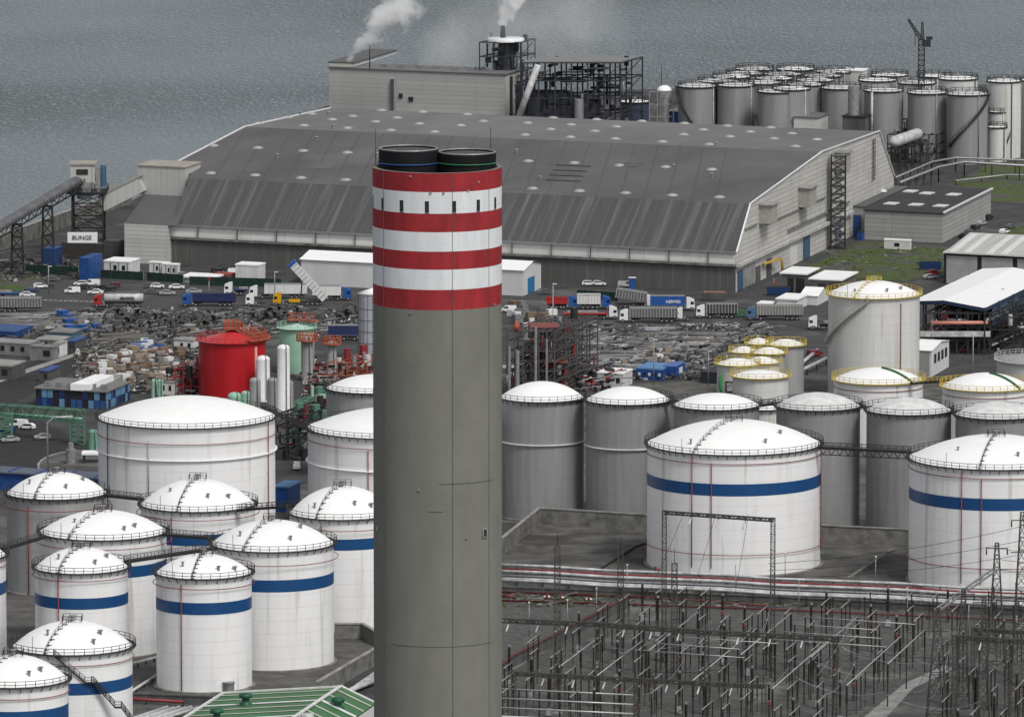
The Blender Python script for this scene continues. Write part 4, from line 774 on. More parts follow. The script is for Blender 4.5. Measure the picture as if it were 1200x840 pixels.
ubox('white_store', 'plain white store box between the blue cab truck and the kiosks', 'store', 934, 364, 910, 946, 352, CABINW, DOME); ubox('white_store', 'low white store with sagging roofs in front of the kiosks', 'store', 958, 358, 938, 972, 347, CABINW, DOME, ridge=1.5); ubox('white_store', 'small white box by the truck lane next to the plain store', 'store', 903, 364, 888, 908, 357, CABINW, DOME)
# long white shed behind the chimney
t, c, h = ubox('white_shed', 'long white shed with one blue door end visible both sides of the chimney', 'shed', 613, 347, 353, 634, 317, OPANEL, DOME, over=.5, ridge=1.5)
uwin(t, c, h, 3, .25, .62, 0, .62, 'blue_door', mat('bright_blue_door', (.03, .17, .36), .5), .12)
ubox('white_cabin', 'tall white cabin near the raised tipper, on a dark base', 'cabin', 303, 331, 276, 311, 312, CABINW, DOME, over=.15)
for i, (a1, a2, bx, cxx, yt, lab) in enumerate(((152, 322, 122, 164, 308, 'white three panel cabin next to the blue container'), (196, 322, 175, 199, 309, 'white cabin standing just ahead of its twin behind the hedge'), (208, 324, 190, 211, 311, 'white cabin with dark corner frames, the twin further from the container'))):
    t, c, h = ubox('site_cabin', lab, 'cabin', a1, a2, bx, cxx, yt, CABINW, DOME, over=.15); 
    for k in range(3):
        uwin(t, c, h, 0, .08 + k * .33, .1 + k * .33, 0, 1, 'post', DARK, .12)
        if k < 2: uwin(t, c, h, 0, .18 + k * .33, .3 + k * .33, .35, .75, 'window', GLASS)
# white van roofs behind hedge / red roof
ubox('flat_store', 'low store with pale flat roof behind the green hedge', 'store', 250, 333, 212, 262, 327, PALE, DOME); ubox('flat_store', 'low store with dull red roof behind the green hedge', 'store', 270, 329, 250, 276, 323, PALE, mat('dull_red_roof', (.3, .06, .05), .7))
t, c, h = ubox('shipping_container', 'tall blue container leaning against the cabins by the conveyor', 'container', 104, 329, 93, 120, 304, BLUEC, BLUEC, over=.05)
ubox('shipping_container', 'blue container under the conveyor tower', 'container', 64, 312, 49, 73, 293, mat('navy_container', (.02, .05, .14), .6), BLUEC, over=.05); ubox('shipping_container', 'dark container between the conveyor legs and the annex', 'container', 140, 303, 122, 147, 284, DCONC, FLAT, over=.05); ubox('shipping_container', 'long dark shed under the conveyor beside the sign', 'container', 118, 305, 72, 122, 287, mat('brown_black_shed', (.05, .045, .04), .7), FLAT, over=.05)
# hedge / green windbreak fence
for x0, x1, y0_, lab in ((118, 168, 328, 'dark green netting fence in front of the three panel cabin'), (172, 215, 331, 'dark green netting fence in front of the twin cabins'), (222, 330, 336, 'dark green netting fence behind the white tractor units'), (30, 92, 322, 'dark netting fence beside the blue container'), (676, 725, 352, 'dark green netting fence behind the white tipper')):
    a, e = G(x0, y0_ - 2), G(x1, y0_ + 1); t = thing('netting_fence', lab, 'fence', a); b = MB(); b.bar(a + Vector((0, 0, 1.3)), e + Vector((0, 0, 1.3)), .15, 2.4); b.build('netting', mat('green_netting', (.012, .04, .03), .9, .4, 1), t, True)
    n = int((e - a).length / 3)
    for i in range(n + 1): pp = a.lerp(e, i / n); MB().bar(pp, pp + Vector((0, 0, 2.7)), .12).build('post', STEEL, t, True)
# ---------------------------------------------------------------- conveyor, transfer tower and sign
ct = G(104, 298); zt_ = zat(ct, 203); t = thing('transfer_tower', 'conveyor transfer tower on tall dark lattice legs with white house on top', 'conveyor tower', ct); wT = 36 / ppm(ct)
b = MB(); hw = wT / 2
for z_, s in ((0, 1), ):
    n = 5; zl_ = zat(ct, 226)
    for i in range(n):
        za, zb = zl_ * i / n, zl_ * (i + 1) / n
        for sx, sy in ((-1, -1), (1, -1), (1, 1), (-1, 1)): b.bar((hw * sx, hw * sy, za), (hw * sx, hw * sy, zb), .45)
        for (a_, b_) in (((-1, -1), (1, -1)), ((1, -1), (1, 1)), ((1, 1), (-1, 1)), ((-1, 1), (-1, -1)), ):
            P0 = Vector((hw * a_[0], hw * a_[1], za)); P1 = Vector((hw * b_[0], hw * b_[1], zb)); P2 = Vector((hw * b_[0], hw * b_[1], za)); P3 = Vector((hw * a_[0], hw * a_[1], zb)); b.bar(P0, P1, .22); b.bar(P2, P3, .22); b.bar(P3, P1, .3)
b.build('lattice_leg', DARK, t)
b = MB(); b.box((0, 0, zl_ + .4), (wT + 2.4, wT + 2.4, .5)); b.rail([(-hw - 1.1, -hw - 1.1, zl_ + .6), (hw + 1.1, -hw - 1.1, zl_ + .6), (hw + 1.1, hw + 1.1, zl_ + .6), (-hw - 1.1, hw + 1.1, zl_ + .6)], 1.3, 1.4, .09, True); b.build('gallery_deck', DARK, t)
zh = zat(ct, 192); b = MB(); b.prism([(-5, -4), (2.2, -4), (2.2, 4), (-5, 4)], zl_ + 3.5, zh); b.build('head_house', RIB, t); b = MB(); b.prism([(-5.4, -4.4), (2.6, -4.4), (2.6, 4.4), (-5.4, 4.4)], zh + .05, zh + .5); b.build('roof', TANR, t)
[MB().cyl(4.4, yy, zl_ + 2, zh - .6, .9, 10).build('dust_filter', mat('filter_blue', (.05, .11, .18), .5), t) for yy in (-2, 1.5)]; b = MB(); b.box((4.4, 0, zl_ + 2.6), (2.4, 5, .4)); b.build('filter_deck', mat('filter_blue', (.05, .11, .18), .5), t); b = MB(); b.box((3.2, -3, zl_ + 4), (1.2, 1, 8)); b.box((-1, -2, zl_ + 1), (4, 4, 5)); b.build('chute', STEEL, t)
b = MB(); b.box((-1.5, -4.1, zl_ + 6.6), (3.4, .2, 1.6)); b.build('intake_opening', DARK, t)
# main inclined conveyor
end = G(-60, 347); t = thing('inclined_conveyor', 'dark inclined conveyor gallery climbing to the transfer tower', 'conveyor', end)
a = Vector((ct.x - 3, ct.y - 3, zat(ct, 212))); e = Vector((end.x, end.y, zat(end, 303))); d = (a - e)
n = 34; b = MB(); sec = [];  side = Vector((-d.y, d.x, 0)).normalized()
for i in range(13): ang = math.pi * i / 12; sec.append((math.cos(ang) * 1.9, math.sin(ang) * 1.9))
b.add([e + side * u + Vector((0, 0, v)) for u, v in sec] + [a + side * u + Vector((0, 0, v)) for u, v in sec], [(i, i + 1, i + 14, i + 13) for i in range(12)], smooth=True); b.build('belt_hood', mat('hood_grey', (.13, .13, .135), .6, .25, .3), t, True)
b = MB()
for s in (-1.7, 1.7):
    for z_ in (0, -1.8): b.bar(e + side * s + Vector((0, 0, z_)), a + side * s + Vector((0, 0, z_)), .35)
    for i in range(n): q0, q1 = e.lerp(a, i / n) + side * s, e.lerp(a, (i + 1) / n) + side * s; b.bar(q0 + Vector((0, 0, -1.8 if i % 2 else 0)), q1 + Vector((0, 0, 0 if i % 2 else -1.8)), .2)
b.build('truss', DARK, t, True)
b = MB(); b.rail([e + side * -2.6, a + side * -2.6], 1.2, 2.5, .08); b.build('handrail', RAILM, t, True)
for fr in (.28, .52, .76):
    q0 = e.lerp(a, fr); g = MB(); z_ = q0.z - 1.9; g.lattice((q0.x, q0.y, 0), (q0.x, q0.y, z_), 3.6, 2.6, 4, .28, .42); g.build('trestle', DARK, t, True)
# gallery from the tower to the penthouse
g0 = Vector((ct.x + 4, ct.y - 1, zat(ct, 238))); pw = G(162, 230, z_hi); g1 = Vector((pw.x + 1, pw.y + 3, zat(pw, 216))); t = thing('link_gallery', 'pale box gallery sloping from the conveyor tower to the roof penthouse', 'gallery', g0)
b = MB(); b.bar(g0, g1, 4.2, 4.6); b.build('casing', RIB, t, True); b = MB(); b.bar(g0 + Vector((0, 0, 2.5)), g1 + Vector((0, 0, 2.5)), 4.8, .35); b.build('roof', TANR, t, True)
# sign
sp = G(97, 312); zs = zat(sp, 284); t = thing('company_sign', 'white rectangular sign with dark company name below the conveyor tower', 'sign', sp); k = ppm(sp)
b = MB(); b.box((0, 0, zs + 1.4), (35 / k, .3, 12.5 / k)); b.build('board', WPAINT, t); b = MB(); b.bar((-3.5, .2, 0), (-3.5, .2, zs), .3); b.bar((3.5, .2, 0), (3.5, .2, zs), .3); b.build('post', DARK, t)
def words(txt, size, loc, rot, m, parent, name='lettering', ext=.04):
    cu = bpy.data.curves.new(name, 'FONT'); cu.body = txt; cu.size = size; cu.extrude = ext; cu.align_x = 'CENTER'; cu.offset = size * .015; o = text_mesh(name, cu); o.parent = parent; o.location = loc; o.rotation_euler = rot; o.data.materials.append(m); return o
BLK = mat('black_lettering', (.02, .02, .02), .6)
words('BUNGE', 1.75, (-.2, -.2, zs + .75), (R(90), 0, 0), mat('navy_lettering', (.02, .03, .08), .6), t)
# ---------------------------------------------------------------- vehicles
def wheel(parent, x, y, r=.33, wd=.24):
    b = MB(); n = 14
    for s, ri in ((0, r), (1, r * .55)):
        pass
    ringv = [(x + r * math.cos(2 * math.pi * j / n), r + r * math.sin(2 * math.pi * j / n)) for j in range(n)]
    b.add([(px, y - wd / 2, pz) for px, pz in ringv] + [(px, y + wd / 2, pz) for px, pz in ringv], [(j, (j + 1) % n, (j + 1) % n + n, j + n) for j in range(n)] + [tuple(range(n))[::-1], tuple(range(n, 2 * n))])
    o = b.build('wheel', RUBBER, parent)
    s = -1 if y < 0 else 1; h = [(x + r * .55 * math.cos(2 * math.pi * j / n), y + s * (wd / 2 + .02), r + r * .55 * math.sin(2 * math.pi * j / n)) for j in range(n)]
    MB().add(h, [tuple(range(n)) if s < 0 else tuple(range(n))[::-1]]).build('rim', STEEL, o); return o
def extr(prof, y0, y1, inset=0, zc=0):
    n = len(prof); vs = [(x, y0 + (inset if z > zc else 0), z) for x, z in prof] + [(x, y1 - (inset if z > zc else 0), z) for x, z in prof]
    return vs, [tuple(range(n)), tuple(range(n, 2 * n))[::-1]] + [(i, i + n, (i + 1) % n + n, (i + 1) % n) for i in range(n)]
def car(kind, m):
    t = thing('parked_car', 'car', 'car')
    if kind == 'van': body = [(-2.2, .35), (2.2, .35), (2.25, .9), (1.7, 1.05), (1.0, 1.75), (-2.1, 1.8), (-2.25, 1.0)]; gl = [(1.55, 1.1), (1.0, 1.68), (.1, 1.7), (.1, 1.1)]
    elif kind == 'hatch': body = [(-1.95, .3), (2.0, .3), (2.05, .75), (1.2, .95), (.55, 1.4), (-1.2, 1.45), (-1.9, 1.0)]; gl = [(1.1, .98), (.5, 1.36), (-1.15, 1.4), (-1.7, 1.0)]
    else: body = [(-2.2, .3), (2.2, .3), (2.25, .75), (1.2, .92), (.5, 1.4), (-.9, 1.42), (-1.6, .98), (-2.2, .9)]; gl = [(1.1, .96), (.45, 1.35), (-.88, 1.37), (-1.45, 1.0)]
    MB().add(*extr(body, -.88, .88, .14, 1.1)).build('body', m, t)
    v, f = extr(gl, -.90, .90, .12, 1.1); MB().add(v, f).build('window', GLASS, t)
    MB().add([(body[3][0] - .02, -.65, body[3][1] + .04), (body[3][0] - .02, .65, body[3][1] + .04), (body[4][0] + .03, .6, body[4][1] - .03), (body[4][0] + .03, -.6, body[4][1] - .03)], [(0, 1, 2, 3)]).build('windscreen', GLASS, t)
    for x in (-1.3, 1.35):
        for y in (-.8, .8): wheel(t, x, y)
    for y in (-.65, .65): MB().box((body[2][0], y, .66), (.1, .3, .16)).build('headlight', CABINW, t)
    return t
def paint(n, c): return mat('car_paint_' + n, c, .3, .05, 1)
CP = {'white': WPAINT, 'black': paint('black', (.015, .015, .017)), 'silver': paint('silver', (.35, .36, .37)), 'navy': paint('navy', (.02, .04, .12)), 'grey': paint('grey', (.10, .10, .11)), 'dark red': paint('dark_red', (.15, .01, .015))}
PROTO = {}
def place_car(col, kind, x, y, deg, label):
    k = (col, kind); p = G(x, y)
    if k not in PROTO: o = PROTO[k] = car(kind, CP[col]); o.location = p; o.rotation_euler = (0, 0, R(deg))
    else: o = dup(PROTO[k], p, R(deg))
    o['label'] = label; o['group'] = 'cars parked around the port yards'; o.location.z = .12
KN = {'van': 'van', 'hatch': 'hatchback', 'sedan': 'saloon car'}
for c, k, x, y, d, w_ in [('navy', 'hatch', 37, 343, 20, 'on the verge closest to the grey tipper trailer'), ('white', 'hatch', 47, 338, 15, 'half hidden behind navy car on the verge'), ('white', 'sedan', 32, 348, 0, 'lowest of the verge cars by the tipper trailer'), ('black', 'sedan', 54, 337, 10, 'at the end of the verge row'), ('grey', 'hatch', 61, 330, 0, 'alone near the netting fence'),
    ('white', 'van', 85, 344, 180, 'at the front of the lot before the red tanker'), ('black', 'hatch', 97, 339, 180, 'between two white cars in the tanker lot'), ('white', 'van', 108, 335, 170, 'high in the lot below the blue container'), ('white', 'sedan', 112, 345, 180, 'directly above the red tanker cab'), ('black', 'sedan', 121, 339, 180, 'behind the tanker among dark cars'), ('dark red', 'hatch', 133, 337, 175, 'at the end of the dark car row'), ('white', 'hatch', 95, 335, 180, 'in the back row below blue container'), ('black', 'hatch', 128, 341, 180, 'over the tanker barrel'),
    ('grey', 'sedan', 178, 345, 0, 'just past the tail of the red tanker'), ('white', 'hatch', 184, 338, 5, 'in the back row beneath the cabins'), ('silver', 'sedan', 196, 346, 0, 'in front of the blue truck cab'), ('white', 'sedan', 207, 339, 0, 'tucked above the blue truck'), ('grey', 'hatch', 176, 338, 0, 'shaded below the netting of the three panel cabin'), ('silver', 'hatch', 214, 325, 10, 'between cabins and hedge store'), ('black', 'sedan', 256, 319, 10, 'against the plinth wall near the red roof'), ('black', 'hatch', 264, 317, 10, 'up against the warehouse plinth, last of the dark pair'), ('white', 'van', 276, 322, 0, 'behind the tall white cabin corner'), ('silver', 'sedan', 227, 344, 0, 'behind the blue truck bed'),
    ('white', 'van', 596, 366, 180, 'right at the chimney edge by the white shed'), ('silver', 'hatch', 606, 361, 180, 'near the chimney on the truck lane'), ('grey', 'sedan', 640, 345, 0, 'below the white shed blue door'), ('white', 'hatch', 690, 335, 0, 'parked against the long plinth wall'), ('white', 'sedan', 701, 335, 0, 'second against the long plinth wall'), ('silver', 'van', 733, 337, 0, 'beside the blue booth'), ('white', 'van', 348, 550, 90, 'between the two biggest white tanks'),
    ('navy', 'van', 8, 508, 200, 'under the green truss by the photo edge'), ('silver', 'sedan', 12, 518, 200, 'lowest on the black asphalt by the photo edge'), ('silver', 'hatch', 50, 515, 190, 'on the black asphalt below the green truss'), ('white', 'van', 22, 500, 160, 'under the green truss beside a red trailer'), ('white', 'hatch', 32, 503, 160, 'just past the green truss leg'),
    ('black', 'sedan', 1130, 279, 60, 'along the low warehouse side wall, first'), ('grey', 'hatch', 1136, 274, 60, 'along the low warehouse side wall, next to the first'), ('black', 'hatch', 1143, 269, 60, 'along the low warehouse side wall, in the middle'), ('silver', 'sedan', 1150, 264, 60, 'along the low warehouse side wall, higher up'), ('black', 'van', 1158, 258, 60, 'along the low warehouse side wall, before the corner'), ('white', 'hatch', 1177, 274, 60, 'by the fence across from the low warehouse'), ('grey', 'sedan', 1184, 268, 60, 'further along the fence across from the low warehouse'), ('dark red', 'sedan', 1094, 322, 20, 'next to the dark skip at the roller door shed'), ('silver', 'sedan', 1090, 327, 20, 'in front of the dark skip by the roller door shed'), ('dark red', 'van', 955, 418, 40, 'under the road bend beside the tall white tank')]:
    place_car(c, k, x, y, d, c + ' ' + KN[k] + ' ' + w_)
def truck(label, x, y, facing, cab, body, bodym, L=12.5, cabm=None, rz=0, text=None, name='lorry', ch=3.0, trailer=True, hgt=2.6):
    """facing -1: cab at the small-x end"""
    t = thing(name, label, 'lorry', G(x, y)); t.rotation_euler = (0, 0, rz); t.location.z = .14; s = facing
    if cab:
        cx = s * (L / 2 + 1.7); prof = [(cx - s * 1.15, .7), (cx + s * 1.15, .7), (cx + s * 1.2, 1.6), (cx + s * 1.0, ch), (cx - s * .3, ch + .55), (cx - s * 1.15, ch + .6)]
        v, f = extr(prof, -1.2, 1.2); c = MB().add(v, f if s > 0 else [q[::-1] for q in f]).build('cab', cab, t)
        MB().hexa([(cx + s * 1.22, -1.05, 1.75), (cx + s * 1.24, -1.05, 1.75), (cx + s * 1.24, 1.05, 1.75), (cx + s * 1.22, 1.05, 1.75), (cx + s * 1.06, -1.0, 2.75), (cx + s * 1.09, -1.0, 2.75), (cx + s * 1.09, 1.0, 2.75), (cx + s * 1.06, 1.0, 2.75)]).build('windscreen', GLASS, c)
        for y_ in (-1.22, 1.22): MB().box((cx + s * .45, y_, 2.15), (.9, .04, .75)).build('side_window', GLASS, c)
        MB().box((cx + s * 1.2, 0, .95), (.12, 2.3, .5)).build('bumper', DARK, c)
        MB().box((cx - s * 2.4, 0, .85), (4, 1.0, .3)).build('chassis', DARK, t)
        for xx in (cx + s * .3, cx - s * 2.6):
            for y_ in (-1.05, 1.05): wheel(t, xx, y_, .5, .35)
        MB().cyl(cx - s * 1.7, -1.0, .6, 1.2, .35, 8).build('fuel_tank', STEEL, t)
    if body:
        MB().box((0, 0, 1.15), (L, 1.1, .3)).build('trailer_chassis', DARK, t)
        for i in range(3):
            for y_ in (-1.05, 1.05): wheel(t, -s * (L / 2 - 1.6 - i * 1.35), y_, .5, .35)
        if body == 'tipper':
            b = MB(); h0, h1 = 1.4, 1.4 + hgt; b.box((0, 0, h0), (L, 2.4, .15))
            for y_ in (-1.22, 1.22): b.box((0, y_, (h0 + h1) / 2), (L, .1, h1 - h0))
            for xx in (-L / 2, L / 2): b.box((xx, 0, (h0 + h1) / 2), (.1, 2.4, h1 - h0))
            bo = b.build('tipper_body', bodym, t); r_ = MB(); k = int(L / .8)
            for i in range(k + 1):
                for y_ in (-1.32, 1.32): r_.box((-L / 2 + L * i / k, y_, (h0 + h1) / 2), (.12, .12, h1 - h0))
            for y_ in (-1.32, 1.32): r_.box((0, y_, h1), (L, .16, .18))
            r_.build('rib', mat('pale_rib', (.5, .5, .5), .5) if bodym.name in ('aluminium_tipper', 'white_cabin_panel', 'grey_tarp_tipper', 'dark_tipper_body') else bodym, bo); MB().box((0, 0, h1 - .5), (L - .2, 2.3, .05)).build('load_cover', mat('dark_tarpaulin', (.05, .05, .055), .8), bo)
        elif body == 'tanker':
            b = MB(); b.tube([(-L / 2, 0, 2.5), (-L / 2 + .15, 0, 2.5), (L / 2 - .15, 0, 2.5), (L / 2, 0, 2.5)], [.9, 1.2, 1.2, .9], 18); bo = b.build('barrel', bodym, t)
            b = MB(); b.tube([(s * -L / 2 - s * .05, 0, 2.5), (s * (-L / 2 + .6), 0, 2.5)], [.95, 1.23], 18); b.build('barrel_end', mat('tanker_red', (.5, .05, .05), .4), bo); b = MB(); b.rail([(-L / 2 + 1, 0, 3.7), (L / 2 - 1, 0, 3.7)], .5, 1.2, .04); b.build('catwalk_rail', STEEL, bo)
        elif body == 'curtain':
            bo = MB().box((0, 0, 1.35 + 1.35), (L, 2.5, 2.7)).build('curtain_body', bodym, t); b = MB()
            for z_ in (1.4, 4.08): b.box((0, 0, z_), (L + .1, 2.56, .12))
            b.build('body_rail', STEEL, bo)
        elif body == 'flat':
            bo = MB().box((0, 0, 1.5), (L, 2.5, .35)).build('flat_bed', bodym, t); MB().box((s * L / 2, 0, 2.2), (.12, 2.4, 1.2)).build('headboard', bodym, bo); MB().box((-s * .8, 0, 1.95), (L * .7, 1.7, .5)).build('load', PALE, bo)
        if text: words(text, 1.15, (1.6 if s > 0 else 1.2, -1.33, 2.15), (R(90), 0, 0), text and (BLK if bodym is PIPEW else WPAINT), bo, ext=.03)
    return t
TB = mat('truck_blue_paint', (.02, .09, .32), .35, .1, 1); TR = mat('truck_red_paint', (.38, .03, .03), .35, .1, 1); TY = mat('truck_yellow_paint', (.62, .33, .01), .35, .1, 1); GT = mat('aluminium_tipper', (.16, .16, .165), .45, .2, .8, metal=.3); DT = mat('dark_tipper_body', (.06, .06, .062), .5, .2, .8)
truck('red cab lorry pulling a white tanker barrel with black lettering', 145, 360, -1, TR, 'tanker', PIPEW, 11, text='MABREL')
truck('grey ribbed tipper trailer standing without cab at the photo edge', 24, 366, 1, None, 'tipper', GT, 11.5, name='tipper_trailer'); TRL = None
truck('low blue flat wagon behind the grey ribbed tipper trailer', 4, 350, 1, None, 'flat', BLUEC, 9, name='flat_trailer')
truck('blue cab lorry with long dark blue tipper body', 251, 359, -1, TB, 'tipper', mat('navy_tipper', (.02, .03, .10), .5), 12, hgt=1.9)
truck('white tractor unit with dark blue tail by the netting fence', 282, 346, -1, WPAINT, 'flat', mat('navy_tipper', (.02, .03, .10), .5), 3.5)
truck('white tractor unit standing in front of the raised tipper', 300, 359, -1, WPAINT, None, None, 0); truck('white tractor unit behind another, near the pale trailer', 304, 350, -1, WPAINT, None, None, 0)
truck('long pale curtain trailer parked behind the yellow tipper lorry', 335, 350, -1, None, 'curtain', CABINW, 12, name='box_trailer'); truck('pale curtain trailer coupled to a blue cab near the chimney', 383, 352, 1, mat('truck_blue_paint', (.02, .09, .32)), 'curtain', CABINW, 8)
# raised tipper lorry
t = truck('yellow cab lorry with its long grey tipper body raised steeply', 352, 358, -1, TY, None, None, 9.5); bo = MB(); Lr = 13.8; an_ = R(47)
bx = lambda u, y_, v: (6.2 - u * math.cos(an_) + v * math.sin(an_) * 1, y_, 1.0 + u * math.sin(an_) + v * math.cos(an_))
def hx(u0, u1, y0, y1, v0, v1_): return [bx(u0, y0, v0), bx(u1, y0, v0), bx(u1, y1, v0), bx(u0, y1, v0), bx(u0, y0, v1_), bx(u1, y0, v1_), bx(u1, y1, v1_), bx(u0, y1, v1_)]
for a_ in ((0, Lr, -1.2, 1.2, 0, .15), (0, Lr, -1.3, -1.2, 0, 2.1), (0, Lr, 1.2, 1.3, 0, 2.1), (Lr - .1, Lr, -1.2, 1.2, 0, 2.1)): bo.hexa(hx(*a_))
bq = bo.build('raised_tipper_body', CABINW, t); b = MB()
for i in range(12): b.hexa(hx(i * Lr / 12, i * Lr / 12 + .15, -1.42, -1.3, 0, 2.1))
b.build('rib', STEEL, bq); MB().hexa(hx(Lr - .7, Lr + .2, -1.35, 1.35, -.1, 2.3)).build('blue_headboard', TB, bq); MB().bar((0, 0, 1.2), bx(Lr * .6, 0, 0), .35).build('hydraulic_ram', DARK, t); MB().box((1.5, 0, .95), (10, 1.0, .35)).build('chassis', DARK, t); MB().box((-1.6, -1.1, 1.4), (3.2, .3, .9)).build('yellow_side_box', TY, t)
for xx in (2, 3.4, 4.8):
    for y_ in (-1.05, 1.05): wheel(t, xx, y_, .5, .35)
truck('red tipper wagon with a blue cab near the white shed', 652, 362, 1, TB, 'tipper', TR, 6, hgt=1.6); truck('white bodied tipper with blue cab in the middle of the truck park', 690, 362, 1, TB, 'tipper', CABINW, 6.5); 
t = truck('pale ribbed tipper slightly raised behind a white cab', 738, 361, 1, WPAINT, 'tipper', GT, 8.5); 
for ch_ in t.children:
    if ch_.name.startswith('tipper_body'): ch_.rotation_euler = (0, R(9), 0); ch_.location.z = .9
truck('red low flat trailer with white cab in the front truck row', 686, 374, 1, WPAINT, 'flat', TR, 12, rz=0); truck('grey ribbed tipper with white cab pointing at the red flat trailer', 766, 378, -1, WPAINT, 'tipper', GT, 13)
truck('blue curtain lorry with white lettering and white cab', 782, 364, 1, WPAINT, 'curtain', TB, 9.5, text='HERMES'); truck('white cab lorry with dark tipper body next to the lettered blue lorry', 846, 373, -1, WPAINT, 'tipper', DT, 8.5); truck('white tractor unit nose to tail with the grey ribbed tipper', 802, 376, -1, WPAINT, None, None, 0)
truck('blue cab lorry with long grey tipper body by the road bend', 914, 375, -1, mat('faded_blue_cab', (.08, .14, .26), .4), 'tipper', mat('grey_tarp_tipper', (.2, .2, .19), .6), 12.5); truck('white cab lorry waiting at the road bend by the tall white tank', 966, 386, -1, WPAINT, 'flat', DT, 3)
truck('small white lorry between the mint tank and the gridded tower', 402, 399, 1, WPAINT, 'curtain', mat('navy_tipper', (.02, .03, .10)), 8)
for x, y, c, lab in ((837, 352, DCONC, 'dark open container by the gable corner full of salmon scrap'), (912, 346, mat('navy_skip', (.01, .04, .13), .6), 'navy skip on the yard in front of the kiosks'), (1090, 316, mat('navy_skip', (.01, .04, .13), .6), 'dark skip at the corner of the roller door shed'), (873, 371, GREEN, 'dark green skip behind the blue cab lorry')):
    p = G(x, y); t = thing('skip', lab, 'skip', p); MB().hexa([(-3, -1.1, .2), (3, -1.1, .2), (3, 1.1, .2), (-3, 1.1, .2), (-3.4, -1.2, 2.3), (3.4, -1.2, 2.3), (3.4, 1.2, 2.3), (-3.4, 1.2, 2.3)]).build('tub', c, t); b = MB()
    for i in range(7): b.box((-2.7 + i * .9, -1.25, 1.2), (.12, .15, 1.9))
    b.build('rib', c, t); MB().box((0, 0, 2.35), (6, 2, .3)).build('load', mat('salmon_scrap', (.4, .22, .16), .8, .5, 2) if 'salmon' in lab else DARK, t)
    for xx in (-2.5, 2.5): MB().box((xx, 0, .1), (.3, 1.8, .2)).build('foot', DARK, t)
p = G(741, 340); t = thing('booth', 'upright bright blue booth against the long plinth wall', 'booth', p); MB().box((0, 0, 1.8), (1.8, 1.8, 3.4)).build('wall', BLUEC, t); MB().box((0, 0, 3.6), (2.1, 2.1, .15)).build('roof', CABINW, t); MB().box((0, -.92, 1.5), (.9, .06, 2.4)).build('door', TB, t)
# person in orange
p = G(907, 335); hi = mat('hi_vis_orange', (.75, .12, .03), .7, .1, 3); t = thing('person', 'person in orange high visibility clothes walking below the gable wall', 'person', p)
def body_mesh():
    b = MB(); n = 10
    def loft(secs): b.tube([s[0] for s in secs], [s[1] for s in secs], n)
    loft([((-.05, 0, 1.0), .15), ((0, 0, 1.15), .16), ((0, 0, 1.35), .19), ((0, 0, 1.46), .15), ((0, 0, 1.53), .06), ((.01, 0, 1.6), .08), ((.01, 0, 1.7), .105), ((.01, 0, 1.8), .05)])
    for s in (-1, 1):
        loft([((0, .1 * s, 1.02), .11), ((.12 * s, .1 * s, .55), .075), ((.16 * s - .05, .1 * s, .1), .05), ((.16 * s + .12, .1 * s, .05), .04)]); loft([((0, .19 * s, 1.42), .07), ((-.1 * s, .27 * s, 1.12), .05), ((-.02 * s, .26 * s, .88), .035), ((.05, .25 * s, .8), .03)])
    return b
me = body_mesh().build('body', mat('skin_and_dark_cloth', (.2, .12, .1), .8), t); rm = me.modifiers.new('join', 'REMESH'); rm.mode = 'VOXEL'; rm.voxel_size = .03
b = MB(); b.tube([(-.04, 0, .98), (0, 0, 1.2), (0, 0, 1.4), (0, 0, 1.5)], [.19, .2, .22, .12], 12); b.build('jacket', hi, t); MB().lathe([(.125, 1.72), (.12, 1.8), (.02, 1.86)], 10).build('helmet', WPAINT, t)
for s in (-1, 1): MB().tube([(0, .1 * s, 1.0), (.12 * s, .1 * s, .55), (.11 * s, .1 * s, .2)], [.13, .1, .08], 8).build('trouser_leg', hi, t)
t.scale = (1.1, 1.1, 1.1)
# ---------------------------------------------------------------- yards: cabins, containers, crates, pipes
def cab(label, ax_, ay, bx, cxx, yt, wm, rm_, name='site_cabin', cat='cabin', win=2):
    t, c, h = ubox(name, label, cat, ax_, ay, bx, cxx, yt, wm, rm_, over=.15)
    for k in range(win): uwin(t, c, h, 0, .12 + k * .8 / max(win, 1), .12 + k * .8 / max(win, 1) + .3 / max(win, 1), .35, .8, 'window', GLASS)
    return t
GC = mat('grey_cabin', (.22, .22, .22), .7, .25, .4)
cab('row of dark cabins with white framed windows at the photo edge', 14, 446, -30, 30, 430, DCONC, PALE); cab('grey windowless store in the middle of the cabin yard', 62, 423, 35, 68, 408, GC, GC, win=1); cab('pale cabin end with bright windows beside the blue roofed shed', 70, 419, 62, 79, 404, CABINW, PALE); cab('dark shed with blue roof at the corner of the cabin yard', 88, 413, 79, 102, 401, DCONC, mat('blue_sheet_roof', (.03, .07, .2), .6), 'shed', 'shed'); cab('wide grey flat roofed store behind the cabin yard', 34, 417, -10, 45, 404, GC, mat('grey_sheet_roof', (.25, .25, .25), .7), 'store', 'store', 3); cab('teal ribbed container behind the cabin yard', 84, 400, 58, 96, 391, mat('teal_container', (.05, .13, .17), .6), GC, 'container', 'container', 0); cab('long low store with pale roof panels above the cabin yard', 70, 407, 42, 82, 400, GC, PALE, 'store', 'store', 2)
cab('small blue kiosk standing on the dark road edge', 56, 448, 46, 71, 436, DCONC, mat('blue_sheet_roof', (.03, .07, .2)), 'kiosk', 'kiosk', 1); cab('blue roofed lorry shelter before the cabins', 18, 396, -20, 38, 390, BLUEC, mat('blue_sheet_roof', (.03, .07, .2)), 'shelter', 'shelter', 0)
